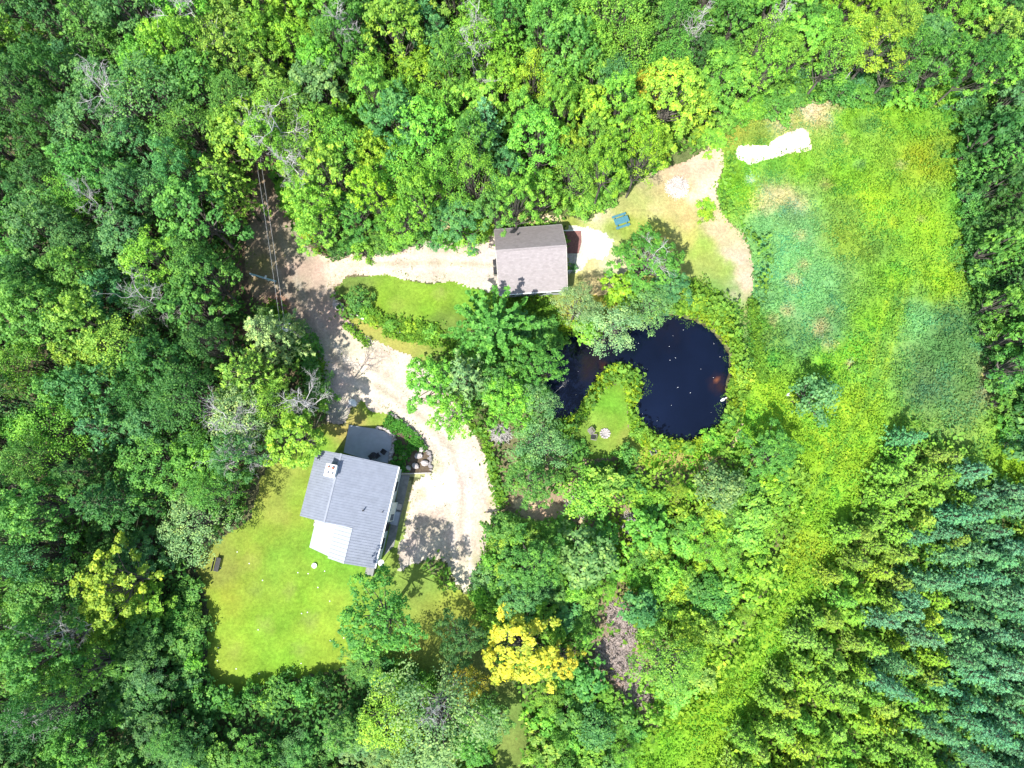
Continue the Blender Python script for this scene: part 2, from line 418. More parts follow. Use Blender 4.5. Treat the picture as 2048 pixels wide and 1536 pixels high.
col = idw(X, Y, FLOOR, 2.5) * (0.7 + .6 * fbm(X * .5, Y * .5, 3))[..., None]
col[sp > .1] = (.03, .022, .014)
V = np.c_[X.ravel(), Y.ravel(), Z.ravel()]
ny, nx = X.shape; idx = np.arange(nx * ny).reshape(ny, nx)
Q = np.c_[idx[:-1, :-1].ravel(), idx[:-1, 1:].ravel(), idx[1:, 1:].ravel(), idx[1:, :-1].ravel()]
M_SOIL = mat_sheet('soil', (.8, 5, 16), (.3, .4, .4), .8, .08)
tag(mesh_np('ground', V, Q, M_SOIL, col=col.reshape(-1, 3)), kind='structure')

def sheet(name, poly, cell, z, mat, ctrl, edge=.5, efreq=.6, holes=(), fuzz=.25, patches=(), kind='structure', power=3.0):
    lo = poly.min(0) - 1.5; hi = poly.max(0) + 1.5
    xs = np.arange(lo[0], hi[0], cell); ys = np.arange(lo[1], hi[1], cell)
    Xv, Yv = np.meshgrid(xs, ys)
    d = sdf(Xv, Yv, poly)
    for hp, grow in holes: d = np.minimum(d, -sdf(Xv, Yv, hp) + grow)
    d = d + edge * (fbm(Xv * efreq, Yv * efreq, 5) - .5) * 2 + fuzz * (fbm(Xv * 4, Yv * 4, 9, 2) - .5) * 2
    dc = (d[:-1, :-1] + d[1:, 1:] + d[1:, :-1] + d[:-1, 1:]) / 4
    dc = dc + fuzz * .6 * (rng.random(dc.shape) - .5)
    keep = dc > 0
    col = idw(Xv, Yv, ctrl, power) * (.78 + .44 * fbm(Xv * .55, Yv * .55, 81))[..., None] * (1 + (fbm(Xv * .3, Yv * .3, 83) - .5)[..., None] * np.array((.45, 0, .2)))
    for (u, v, rm, c, k) in patches:
        p = P(u, v); dd = np.hypot(Xv - p[0], Yv - p[1]) / rm + (fbm(Xv * 1.2 / max(rm, 1) * 2, Yv * 1.2 / max(rm, 1) * 2, 21) - .5) * 1.1
        a = np.clip(1.15 - dd, 0, 1)[..., None] * k; col = col * (1 - a) + np.array(c) * a
    Xj = Xv + (rng.random(Xv.shape) - .5) * cell * .7; Yj = Yv + (rng.random(Xv.shape) - .5) * cell * .7
    ny, nx = Xv.shape; idx = np.arange(nx * ny).reshape(ny, nx)
    Q = np.stack([idx[:-1, :-1], idx[:-1, 1:], idx[1:, 1:], idx[1:, :-1]], -1)[keep]
    used, inv = np.unique(Q, return_inverse=True)
    V = np.c_[Xj.ravel(), Yj.ravel(), np.full(nx * ny, z)][used]
    return tag(mesh_np(name, V, inv.reshape(-1, 4), mat, col=col.reshape(-1, 3)[used]), kind=kind)

# --- meadow
MEADOW = PP([(1440,285),(1480,235),(1560,215),(1650,200),(1800,185),(1950,200),(1965,420),(1955,600),(2010,700),(2060,800),(2090,950),(2090,1010),(1960,960),(1880,900),(1820,860),(1780,910),(1735,980),(1690,1100),(1645,1210),(1585,1330),(1510,1450),(1400,1590),(1250,1570),(1230,1500),(1380,1400),(1480,1290),(1530,1200),(1570,1050),(1590,960),(1560,900),(1480,930),(1440,905),(1400,940),(1290,945),(1280,890),(1262,860),(1258,790),(1300,870),(1380,890),(1450,850),(1470,760),(1475,700),(1440,640),(1380,610),(1350,585),(1400,550),(1440,590),(1490,630),(1505,560),(1500,500),(1445,430),(1430,380),(1445,340)])
YG, YY, GG, BG, TN, DG = (.150, .315, .024), (.200, .345, .022), (.105, .275, .032), (.130, .30, .105), (.42, .33, .17), (.08, .18, .055)
MCTRL = [(1470,270,(.24,.29,.05)),(1560,235,(.26,.29,.07)),(1640,215,(.40,.34,.18)),(1700,240,YG),(1700,350,YG),(1800,220,YG),(1850,320,(.22,.29,.02)),(1900,200,GG),(1930,400,GG),(1750,400,YY),(1850,450,YY),(1700,480,(.15,.25,.03)),(1880,560,YY),(1780,560,YG),
         (1500,400,YY),(1470,380,YG),(1560,330,GG),(1500,330,YG),(1600,330,YG),(1530,440,BG),(1570,420,(.14,.26,.11)),(1600,480,BG),(1560,540,BG),(1640,560,BG),(1530,600,BG),(1600,620,BG),(1660,640,(.10,.23,.08)),(1600,680,(.11,.23,.07)),(1540,680,(.13,.24,.05)),(1560,380,(.30,.30,.14)),
         (1700,700,YG),(1660,720,YG),(1750,640,YG),(1830,640,BG),(1900,660,DG),(1960,660,(.08,.19,.06)),(1880,720,DG),(1950,760,(.09,.19,.05)),(1990,760,(.3,.26,.14)),(2030,850,YG),(2060,930,YY),(1860,760,(.09,.17,.06)),
         (1520,640,GG),(1520,720,GG),(1530,790,YY),(1490,800,YG),(1560,820,YY),(1700,820,YY),(1640,900,YY),(1680,900,YY),(1620,1000,YG),(1600,1100,(.20,.29,.02)),(1570,1200,YG),(1500,1320,YG),(1420,1420,YY),(1330,1500,YG),
         (1420,640,GG),(1450,640,(.10,.22,.03)),(1390,600,(.26,.30,.03)),(1460,700,YG),(1330,915,YG),(1400,910,YG),(1460,880,YG),(1270,800,YY)]
M_MEADOW = mat_sheet('meadow', (.5, 3, 11), (.2, .35, .4), .9, .10)
MPATCH = [
    (1587,560,1.1,TN,.7),(1640,655,1.3,TN,.7),(1575,620,1.0,TN,.6),(1655,690,1.0,TN,.5),(1605,530,.8,TN,.5),(1620,220,1.6,(.55,.45,.3),.8),(1560,245,1.8,(.5,.42,.26),.6),(1530,405,2.0,(.5,.40,.22),.6),(1565,390,1.6,(.5,.42,.22),.5),(1700,730,.7,TN,.8),(1990,762,1.3,(.6,.48,.3),.9),(1545,640,.9,TN,.5),(1600,410,1.2,(.5,.42,.22),.5),(1720,330,.9,(.12,.24,.08),.8),(1500,360,.7,(.6,.62,.5),.5),(1690,280,.7,(.45,.36,.12),.5),(1650,370,.8,(.4,.3,.12),.5),(1600,470,.9,TN,.5),
    (1800,330,.8,(.35,.33,.16),.6),(1840,440,.7,(.3,.27,.12),.5),(1760,500,1.5,(.10,.22,.04),.7),(1880,300,1.6,(.10,.22,.04),.7),(1730,250,1.8,(.11,.23,.05),.7),(1800,600,1.6,(.12,.23,.04),.6),(1700,420,1.8,(.11,.22,.04),.7),(1860,380,1.5,(.12,.24,.05),.6),(1780,440,1.2,(.28,.36,.03),.6),(1660,620,.8,(.3,.3,.1),.5),(1920,520,1.4,(.10,.22,.05),.7)]
for (ua, va), (ub, vb), cc in (((1815, 560), (1755, 800), (.24, .37, .03)), ((1755, 800), (1640, 1000), (.24, .37, .03)), ((1640, 1000), (1570, 1230), (.22, .35, .03)), ((1570, 1230), (1440, 1420), (.24, .36, .03)), ((1785, 560), (1725, 780), (.23, .35, .03)), ((1725, 780), (1615, 980), (.23, .35, .03)), ((1615, 980), (1545, 1210), (.22, .35, .03)), ((1800, 570), (1738, 792), (.10, .23, .03)), ((1738, 792), (1628, 990), (.10, .23, .03))):
    for t_ in np.linspace(0, 1, 16): MPATCH.append((ua + (ub - ua) * t_, va + (vb - va) * t_, .55, cc, .7))
sheet('meadow', MEADOW, .3, .005, M_MEADOW, MCTRL, .8, .4, holes=[(POND, -.1)], patches=MPATCH)
# --- mown grass
LG = (.120, .240, .024); LG2 = (.150, .262, .024); LB = (.165, .205, .04)
M_LAWN = mat_sheet('lawn', (.6, 3, 20), (.14, .24, .36), .6, .03)
HOUSE_LAWN = PP([(715,795),(790,825),(870,905),(865,950),(820,955),(830,1000),(820,1060),(840,1120),(900,1180),(960,1190),(990,1250),(1000,1330),(1050,1400),(1040,1560),(990,1560),(985,1400),(920,1340),(850,1345),(700,1330),(640,1345),(560,1365),(480,1390),(440,1395),(418,1370),(412,1300),(414,1220),(405,1160),(385,1125),(430,1085),(500,1040),(520,960),(560,900),(650,850),(690,850)])
sheet('lawn', HOUSE_LAWN, .2, .008, M_LAWN, [(430,1130,LB),(450,1200,(.20,.26,.03)),(540,1010,(.21,.235,.045)),(560,960,(.20,.235,.045)),(530,1080,(.17,.24,.03)),(540,1140,(.15,.25,.03)),(620,1080,LG),(600,1000,(.17,.24,.03)),(600,1200,LG2),(500,1250,LG2),(440,1330,(.18,.25,.03)),(660,1280,(.20,.28,.03)),(560,1330,LG2),(660,1140,LG),(740,815,(.14,.24,.03)),(700,840,(.30,.27,.08)),(620,890,LG),(850,1150,(.14,.2,.04)),(900,1220,(.2,.24,.04)),(940,1200,(.22,.26,.04)),(960,1300,(.15,.17,.05)),(1020,1450,(.12,.17,.04)),(840,970,(.3,.3,.14))],
      .35, .5, fuzz=.2, patches=[(500,1120,1.5,(.2,.21,.05),.5),(580,1180,1.1,(.16,.19,.05),.5),(530,1250,1.4,(.18,.21,.05),.5),(620,1240,1.2,(.17,.2,.06),.45),(470,1300,1.2,(.2,.22,.05),.4),(600,1300,1.1,(.17,.21,.05),.5),(510,1180,1,(.17,.22,.05),.4)])
ISLAND_LAWN = PP([(668,578),(694,553),(736,552),(772,547),(824,562),(860,567),(900,560),(945,572),(1000,590),(1110,585),(1150,590),(1230,560),(1280,600),(1200,650),(1080,670),(900,700),(850,720),(785,700),(746,682),(710,660),(694,641),(730,628),(700,612)])
sheet('lawn', ISLAND_LAWN, .18, .012, M_LAWN, [(700,580,(.12,.18,.04)),(760,600,LG2),(860,600,LG2),(940,600,LG),(1050,600,(.13,.17,.04)),(1200,570,(.26,.28,.04)),(1160,590,(.2,.22,.04)),(800,690,(.24,.25,.06)),(740,670,(.24,.25,.06)),(900,650,(.1,.16,.03))],
      .25, .7, patches=[(790,610,1.2,(.2,.22,.05),.4),(880,585,1,(.24,.24,.08),.4)])
YARD = PP([(870,440),(1000,440),(1020,425),(1120,430),(1180,440),(1250,388),(1300,346),(1380,318),(1440,285),(1446,330),(1432,380),(1445,430),(1488,468),(1505,520),(1506,580),(1500,620),(1499,712),(1478,712),(1478,625),(1440,592),(1395,572),(1350,590),(1250,590),(1150,590),(1130,560),(1130,450),(1000,445),(990,500),(870,500)])
TAN = (.36, .29, .175); TAN2 = (.41, .33, .235)
sheet('lawn', YARD, .18, .016, M_LAWN, [(900,460,(.42,.36,.2)),(950,445,(.38,.33,.16)),(1040,430,(.36,.33,.12)),(1090,428,(.5,.43,.26)),(1150,445,(.24,.27,.06)),(1200,420,(.48,.4,.26)),(1270,400,(.30,.29,.10)),(1250,450,(.22,.27,.05)),(1320,350,TAN),(1400,320,TAN2),(1340,400,(.36,.31,.13)),(1300,460,(.25,.28,.05)),(1380,440,(.38,.32,.13)),(1380,480,(.30,.29,.08)),(1440,370,(.5,.42,.30)),(1440,460,TAN),(1470,510,TAN2),(1495,560,TAN2),(1440,530,(.17,.25,.05)),(1400,500,(.2,.27,.05)),(1430,580,(.13,.24,.05)),(1460,600,(.12,.24,.06)),(1488,680,(.13,.23,.06)),(1498,630,(.2,.25,.08)),(1300,540,(.26,.28,.05)),(1220,540,(.48,.4,.26)),(1180,560,(.4,.35,.16)),(1130,560,(.3,.3,.1)),(1440,300,TAN2)],
      .3, .6, patches=[(1365,345,1.6,(.5,.35,.25),.6),(1345,310,1.2,(.5,.4,.22),.4),(1412,350,1.2,(.5,.34,.24),.6),(1310,420,1.2,(.45,.38,.2),.5),(1385,395,1,(.6,.5,.34),.7)], power=3.5)
PENINSULA = PP([(1188,808),(1203,785),(1225,768),(1246,768),(1252,790),(1256,830),(1260,862),(1300,900),(1340,900),(1400,912),(1425,905),(1425,925),(1398,940),(1345,945),(1285,935),(1240,912),(1190,920),(1140,905),(1135,875),(1162,845)])
sheet('lawn', PENINSULA, .15, .020, M_LAWN, [(1225,800,LG),(1230,850,LG),(1200,860,(.17,.25,.04)),(1300,920,(.2,.26,.03)),(1345,912,(.29,.26,.09)),(1380,920,(.27,.26,.07)),(1160,880,(.12,.2,.03)),(1250,870,(.2,.26,.05))], .2, .9)
# --- paths
M_PATH = mat_sheet('path', (1, 5, 16), (.15, .2, .25), .5, .03)
sheet('path', PP([(1484,775),(1492,780),(1487,830),(1480,870),(1462,900),(1420,930),(1385,945),(1380,935),(1420,915),(1455,885),(1474,850),(1480,810)]), .15, .025, M_PATH, [(1485,800,(.34,.3,.08)),(1478,850,(.5,.38,.22)),(1430,920,(.3,.24,.12)),(1390,940,(.3,.25,.1))], .2, 1.5)
sheet('bare_soil', PP([(1020,1000),(1060,990),(1120,1010),(1150,990),(1190,1010),(1190,1030),(1150,1050),(1120,1050),(1050,1040)]), .18, .022, M_PATH, [(1050,1010,(.42,.32,.2)),(1160,1010,(.42,.33,.22)),(1110,1035,(.5,.36,.24))], .6, .7)
sheet('bare_soil', PP([(1222,1215),(1250,1215),(1262,1250),(1290,1270),(1275,1320),(1270,1350),(1300,1395),(1270,1402),(1235,1375),(1215,1325),(1195,1290),(1215,1270),(1230,1250)]), .18, .022, M_PATH, [(1240,1240,(.3,.23,.17)),(1250,1350,(.27,.2,.15))], .5, .7)
# --- gravel
def track(pts, off, rm, c, k):
    out = []; P_ = [np.array(p, float) for p in pts]
    for i in range(len(P_) - 1):
        d = P_[i + 1] - P_[i]; L = np.linalg.norm(d); nrm = np.array((-d[1], d[0])) / L
        for t_ in np.arange(0, 1, 7 / L): q = P_[i] + d * t_ + nrm * off; out.append((q[0], q[1], rm, c, k))
    return out
MAINT = [(540, 380), (548, 480), (585, 580), (630, 660), (680, 730), (770, 785), (850, 840), (905, 900), (925, 980), (920, 1080), (930, 1170)]
BRT = [(650, 600), (700, 530), (780, 527), (880, 525), (985, 530)]
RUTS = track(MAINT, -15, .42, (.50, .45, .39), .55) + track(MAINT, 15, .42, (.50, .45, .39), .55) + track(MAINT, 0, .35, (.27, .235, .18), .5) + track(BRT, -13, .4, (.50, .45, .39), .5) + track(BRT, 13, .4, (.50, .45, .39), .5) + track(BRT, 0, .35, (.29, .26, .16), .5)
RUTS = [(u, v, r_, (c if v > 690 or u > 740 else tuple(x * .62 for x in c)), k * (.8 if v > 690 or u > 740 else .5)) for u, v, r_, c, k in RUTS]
DRIVE = PP([(505,300),(565,300),(582,400),(596,470),(628,505),(660,515),(681,508),(741,503),(798,492),(860,480),(940,468),(996,470),(1003,520),(1005,588),(945,577),(905,562),(860,567),(824,562),(772,547),(736,552),(694,552),(668,575),(672,600),(676,625),(694,640),(710,658),(746,682),(785,698),(825,716),(860,740),(900,780),(940,850),(965,900),(985,945),(995,1000),(1008,1040),(988,1085),(965,1130),(945,1170),(930,1192),(912,1165),(890,1120),(850,1120),(800,1140),(796,1100),(812,1050),(820,1000),(830,960),(862,944),(860,912),(848,884),(828,862),(805,840),(783,823),(745,826),(728,800),(705,812),(690,850),(655,842),(640,790),(640,715),(616,665),(575,650),(535,610),(500,585),(490,520),(500,440)])
M_GRAVEL = mat_sheet('gravel', (.5, 3.5, 22), (.16, .2, .38), .8, .03)
SND = (.36, .30, .235); WHT = (.425, .37, .295); BRN = (.27, .205, .155)
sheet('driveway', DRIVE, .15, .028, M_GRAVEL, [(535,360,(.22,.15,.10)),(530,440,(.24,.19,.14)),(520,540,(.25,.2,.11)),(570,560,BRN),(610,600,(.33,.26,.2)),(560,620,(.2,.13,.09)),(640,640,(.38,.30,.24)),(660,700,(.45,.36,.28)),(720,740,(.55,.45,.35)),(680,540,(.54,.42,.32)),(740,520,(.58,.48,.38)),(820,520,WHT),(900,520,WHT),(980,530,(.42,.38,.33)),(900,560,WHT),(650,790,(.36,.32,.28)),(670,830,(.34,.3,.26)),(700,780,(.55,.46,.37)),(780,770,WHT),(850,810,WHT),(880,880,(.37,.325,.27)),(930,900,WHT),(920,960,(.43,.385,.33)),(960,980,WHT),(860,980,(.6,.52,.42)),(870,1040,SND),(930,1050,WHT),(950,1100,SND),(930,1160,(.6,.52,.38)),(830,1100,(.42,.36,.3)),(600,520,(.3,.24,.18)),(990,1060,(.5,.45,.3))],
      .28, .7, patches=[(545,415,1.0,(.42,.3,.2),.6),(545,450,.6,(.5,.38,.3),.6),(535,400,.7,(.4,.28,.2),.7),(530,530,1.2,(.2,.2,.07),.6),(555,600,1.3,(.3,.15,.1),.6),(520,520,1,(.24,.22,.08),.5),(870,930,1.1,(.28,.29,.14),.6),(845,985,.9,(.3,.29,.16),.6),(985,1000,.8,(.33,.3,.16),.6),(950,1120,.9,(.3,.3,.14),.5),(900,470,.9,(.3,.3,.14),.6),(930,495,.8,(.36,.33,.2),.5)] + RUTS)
sheet('gravel_patch', PP([(1135,450),(1170,452),(1205,462),(1226,482),(1222,505),(1205,518),(1170,530),(1155,545),(1135,548)]), .13, .033, M_GRAVEL, [(1190,480,(.48,.45,.40)),(1150,520,(.45,.42,.37)),(1215,490,(.55,.5,.42))], .5, .8, fuzz=.3)
SAND = PP([(1470,308),(1478,292),(1500,290),(1535,292),(1548,278),(1580,263),(1602,254),(1617,262),(1625,302),(1585,304),(1552,315),(1520,322),(1500,330),(1478,318)])
sheet('sand_patch', SAND, .13, .033, M_GRAVEL, [(1500,305,(.68,.64,.56)),(1590,285,(.6,.53,.45))], .15, 1.2, fuzz=.1, patches=[(1530,308,.8,(.40,.35,.28),.6),(1600,280,.8,(.40,.33,.27),.6),(1560,295,.4,(.3,.26,.2),.6),(1500,292,.4,(.5,.35,.3),.7),(1505,320,.45,(.35,.4,.06),.8)])

# --- pond water
M_WATER, t, b = new_mat('pond_water')
b.inputs['Roughness'].default_value = .04; b.inputs['IOR'].default_value = 1.33; b.inputs['Specular IOR Level'].default_value = .5
t.links.new(N(t, 'ShaderNodeAttribute', attribute_name='Col').outputs['Color'], b.inputs['Base Color'])
tc = N(t, 'ShaderNodeTexCoord').outputs['Object']; bump(t, b, noise(t, 2.2, 3, .6, tc), .06, .02)
lo = POND.min(0) - 1; hi = POND.max(0) + 1
Xv, Yv = np.meshgrid(np.arange(lo[0], hi[0], .25), np.arange(lo[1], hi[1], .25))
d = sdf(Xv, Yv, POND)
cw = np.zeros(Xv.shape + (3,)) + np.array((.003, .006, .018)) * (.5 + 1.0 * fbm(Xv * .18, Yv * .18, 77))[..., None]
for (u, v, rm, c, k) in [(1190,705,2.4,(.012,.009,.010),.6),(1180,740,1.8,(.016,.010,.012),.6),(1440,768,1.2,(.025,.012,.010),.7),(1434,760,.38,(.17,.06,.025),.9),(1205,730,.6,(.04,.014,.012),.6),(1340,645,3,(.006,.006,.012),.6)]:
    p = P(u, v); dd = np.hypot(Xv - p[0], Yv - p[1]) / rm + (fbm(Xv * 1.4, Yv * 1.4, 31) - .5) * 1.3
    a = np.clip(1.2 - dd, 0, 1)[..., None] * k; cw = cw * (1 - a) + np.array(c) * a
ny, nx = Xv.shape; idx = np.arange(nx * ny).reshape(ny, nx)
Qa = np.stack([idx[:-1, :-1], idx[:-1, 1:], idx[1:, 1:], idx[1:, :-1]], -1)[d[:-1, :-1] > -.2]
used, inv = np.unique(Qa, return_inverse=True)
tag(mesh_np('pond', np.c_[Xv.ravel(), Yv.ravel(), np.full(nx * ny, -.10)][used], inv.reshape(-1, 4), M_WATER, col=cw.reshape(-1, 3)[used], smooth=True), kind='structure')

# ================================================================== STUFF: meadow herbs, bank plants, undergrowth
def scatter_stuff(name, pts, colr, size, zlo, zhi, label, cat, up=1.0, n=3, spread=.22, wid=.5, zt=None):
    k = len(pts)
    C = np.repeat(np.c_[pts, np.zeros(k) if zt is None else zt], n, 0); r = rng
    C[:, :2] += r.normal(size=(k * n, 2)) * spread
    C[:, 2] += r.uniform(zlo, zhi, k * n)
    Nn = r.normal(size=(k * n, 3)) * .6 + (0, 0, up)
    L = size * r.uniform(.6, 1.4, k * n)
    V, Q = leaves(C, Nn, L, L * wid, r)
    tint = np.clip(.45 + np.repeat(r.normal(size=k) * .12, n) + r.normal(size=k * n) * .14, 0, 1)
    return tag(mesh_np(name, V, Q, M_GRASS, attrs={'tint': np.repeat(tint, 4)}, col=np.repeat(np.repeat(colr, n, 0), 4, 0)), label, cat, kind='stuff')
def rand_in(poly, density, holes=()):
    lo = poly.min(0); hi = poly.max(0); n = int((hi - lo).prod() * density)
    p = rng.uniform(lo, hi, (n, 2)); d = sdf(p[:, 0], p[:, 1], poly)
    for h in holes: d = np.minimum(d, -sdf(p[:, 0], p[:, 1], h))
    return p[d > 0], d[d > 0]
p, dist = rand_in(MEADOW, 13, [POND])
lump = fbm(p[:, 0] * .35, p[:, 1] * .35, 41) ; fine = fbm(p[:, 0] * 1.1, p[:, 1] * 1.1, 43, 3)
keep = fine + rng.random(len(p)) * .35 > .52; p = p[keep]; lump = lump[keep]; fine = fine[keep]
mc = idw(p[:, 0], p[:, 1], MCTRL, 3) * (.75 + .6 * lump)[:, None]
u_, v_ = toPix(p[:, 0], p[:, 1])
blue = mc[:, 2] > .06
for (u, v, rm, c, k) in MPATCH:
    q = P(u, v); a = np.clip(1.15 - np.hypot(p[:, 0] - q[0], p[:, 1] - q[1]) / rm - (fbm(p[:, 0] * 1.5, p[:, 1] * 1.5, 21) - .5) * 1.1, 0, 1)[:, None] * k; mc = mc * (1 - a) + np.array(c) * a
mc = mc * (.80 + .50 * fbm(p[:, 0] * .18, p[:, 1] * .18, 47, 3))[:, None] * np.where(fbm(p[:, 0] * .5, p[:, 1] * .5, 48)[:, None] > .56, np.array((.72, .92, 1.2)), np.array((1.0, 1.0, 1.0)))
sel = sdf(p[:, 0], p[:, 1], SAND) < .05; p, mc, fine, blue = p[sel], mc[sel], fine[sel], blue[sel]
scatter_stuff('meadow_grass', p, mc, .27, .02, .42, 'tall yellow-green and blue-green meadow grass and weeds right of the pond', 'meadow grass', n=4, up=.9, zt=np.clip((fine - .45) * 1.8, 0, .7) * np.where(blue, .35, 1))
# bank plants: a ring of leafy weeds round the pond
RING = PP([(1300,615),(1350,605),(1400,600),(1440,625),(1470,660),(1482,720),(1500,770),(1478,840),(1455,880),(1420,900),(1380,905),(1330,900),(1290,895),(1262,860),(1252,800),(1245,768),(1225,765),(1200,785),(1190,815),(1175,850),(1130,880),(1090,850),(1080,690),(1100,650),(1200,640)])
p, _ = rand_in(RING, 40, [POND, PENINSULA])
dpo = -sdf(p[:, 0], p[:, 1], POND); p = p[dpo > .02]; dpo = dpo[dpo > .02]
bc = np.array((.20, .33, .028)) * (.6 + .8 * fbm(p[:, 0] * .7, p[:, 1] * .7, 51))[:, None] * np.where(fbm(p[:, 0] * .5, p[:, 1] * .5, 52)[:, None] > .55, np.array((1.25, 1.1, .9)), np.array((.85, .95, 1.1)))
scatter_stuff('bank_plants', p, bc, .34, .02, .25, 'dense bright leafy weeds ringing the dark pond', 'bank plants', n=3, spread=.18, wid=.6, zt=np.clip(fbm(p[:, 0] * .9, p[:, 1] * .9, 53) * 2.2 - .5, 0.05, 1.3))
# leafy verge beside the drive and along the island lawn
p = []
for a, b_, wd in [((700,622),(765,642),.7),((765,642),(880,668),.9),((770,668),(880,690),.5),((1010,600),(1100,625),1.2),((1060,640),(1130,665),1.5),((690,650),(740,690),.35),((640,735),(640,800),.5),((1370,575),(1450,620),1.2),((1502,600),(1520,760),.7),((900,700),(1000,700),1.5),((540,612),(640,740),.9),((975,890),(1000,1010),.6),((940,850),(975,880),.4),((1000,1030),(960,1180),.7),((960,1180),(985,1280),.8)]:
    A, B = P(*a)[:2], P(*b_)[:2]; n = int(np.linalg.norm(B - A) * wd * 2 * 40)
    tt = rng.random((n, 1)); p.append(A + (B - A) * tt + rng.normal(size=(n, 2)) * wd * .5)
p = np.vstack(p); vc = np.array((.12, .24, .025)) * (.65 + .9 * fbm(p[:, 0] * .8, p[:, 1] * .8, 55))[:, None]
scatter_stuff('verge_plants', p, vc, .32, .02, .2, 'leafy weeds growing in strips along the drive and lawns', 'verge plants', n=3, spread=.16, wid=.6, zt=np.clip(fbm(p[:, 0] * .9, p[:, 1] * .9, 56) * 1.6 - .3, 0.02, 1))
# undergrowth over every wooded or brushy patch of floor
BIG = np.array([(-74, -40), (74, -40), (74, 76), (-74, 76)], float)
p = rng.uniform((-74, -40), (74, 76), (60000, 2))
ok = np.ones(len(p), bool)
for poly, m in ((MEADOW, -1.0), (HOUSE_LAWN, .15), (ISLAND_LAWN, 0), (YARD, .1), (PENINSULA, .1), (DRIVE, .1), (POND, .3)):
    ok &= sdf(p[:, 0], p[:, 1], poly) < -m
p = p[ok]
u_, v_ = toPix(p[:, 0], p[:, 1])
bare = np.zeros(len(p), bool)
for uu, vv, rr in [(1240,1240,45),(1250,1330,45),(1275,1390,30),(1210,1300,35),(1160,1015,50),(1100,1030,45),(1040,1010,35),(1265,1040,25),(520,550,40),(530,600,40),(1000,880,40),(1020,1440,35)]:
    bare |= (np.hypot(u_ - uu, v_ - vv) < rr) & (rng.random(len(p)) < .85)
p = p[~bare]; u_ = u_[~bare]; v_ = v_[~bare]
lump = fbm(p[:, 0] * .25, p[:, 1] * .25, 61); fine = fbm(p[:, 0] * .8, p[:, 1] * .8, 62, 3)
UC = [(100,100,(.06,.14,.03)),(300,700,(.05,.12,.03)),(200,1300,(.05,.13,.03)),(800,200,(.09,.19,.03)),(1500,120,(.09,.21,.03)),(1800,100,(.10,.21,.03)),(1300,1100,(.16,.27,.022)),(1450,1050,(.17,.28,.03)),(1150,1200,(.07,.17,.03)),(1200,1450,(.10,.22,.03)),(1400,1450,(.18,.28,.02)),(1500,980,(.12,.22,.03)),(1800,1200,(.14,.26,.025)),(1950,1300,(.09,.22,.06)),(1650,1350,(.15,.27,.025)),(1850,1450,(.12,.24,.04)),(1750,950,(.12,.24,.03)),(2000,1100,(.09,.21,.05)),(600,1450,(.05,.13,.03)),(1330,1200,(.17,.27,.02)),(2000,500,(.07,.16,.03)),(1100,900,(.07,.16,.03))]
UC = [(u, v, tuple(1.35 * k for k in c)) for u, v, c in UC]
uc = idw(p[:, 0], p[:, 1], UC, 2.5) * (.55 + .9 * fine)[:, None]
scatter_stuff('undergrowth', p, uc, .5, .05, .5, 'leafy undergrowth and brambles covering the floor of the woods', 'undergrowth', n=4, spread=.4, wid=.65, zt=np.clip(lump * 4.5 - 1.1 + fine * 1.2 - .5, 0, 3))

p, dg = rand_in(DRIVE, 2.2); e_ = dg < .8
p = p[(rng.random(len(p)) < np.where(e_, .9, .12))]
scatter_stuff('gravel_weeds', p, np.tile((.15, .22, .04), (len(p), 1)) * (.6 + .7 * rng.random((len(p), 1))), .2, .01, .06, 'small weeds sprouting along the edges of the gravel drive', 'weeds', n=4, spread=.16, wid=.5)
# ================================================================== HOUSE
M_ROOF = mat_plain('metal_roof_grey', (0.215, 0.235, 0.28), .11, 1.6, .45, 0, 0.0, .5)
M_ROOFW = mat_plain('membrane_roof_white', (0.37, 0.395, 0.42), .10, 1.2, .6)
M_ROOFL = mat_plain('metal_roof_sunlit', (0.31, 0.335, 0.38), .05, .7, .45, 0, 0, .5)  # lighter copy of the roof grey, sun on that slope put into the colour
M_SIDE = mat_plain('pale_siding', (0.62, 0.70, 0.70), .05, 1.5, .7)
M_GLASS = mat_plain('window_glass', (0.02, 0.03, 0.04), .2, 2, .08, 0, 0, .6)
M_TRIM = mat_plain('white_trim', (0.78, 0.79, 0.78), .04, 3, .6)
M_CONC = mat_plain('patio_concrete', (0.36, 0.38, 0.42), .10, 1.5, .85, .2)
M_CONCD = mat_plain('walk_concrete', (0.20, 0.20, 0.19), .25, 2.5, .9, .3)
M_STONE = mat_plain('stone', (0.42, 0.38, 0.37), .35, 2.5, .9, .6)
M_STONED = mat_plain('dark_stone', (0.24, 0.22, 0.22), .4, 2.5, .9, .6)
M_DARK = mat_plain('dark_metal', (0.03, 0.03, 0.035), .2, 3, .5)
M_CLAY = mat_plain('terracotta', (0.36, 0.14, 0.09), .2, 5, .8)
M_WOODG = mat_plain('grey_timber', (0.45, 0.41, 0.37), .2, 4, .85, .3)
ho = P(682.4, 907.6, 7.0)
house = thing('house', (ho[0], ho[1], 0), 'farmhouse with ribbed grey metal roof, white rear extension and square chimney beside the lawn', 'house', rz=-math.atan2(.208, .978))
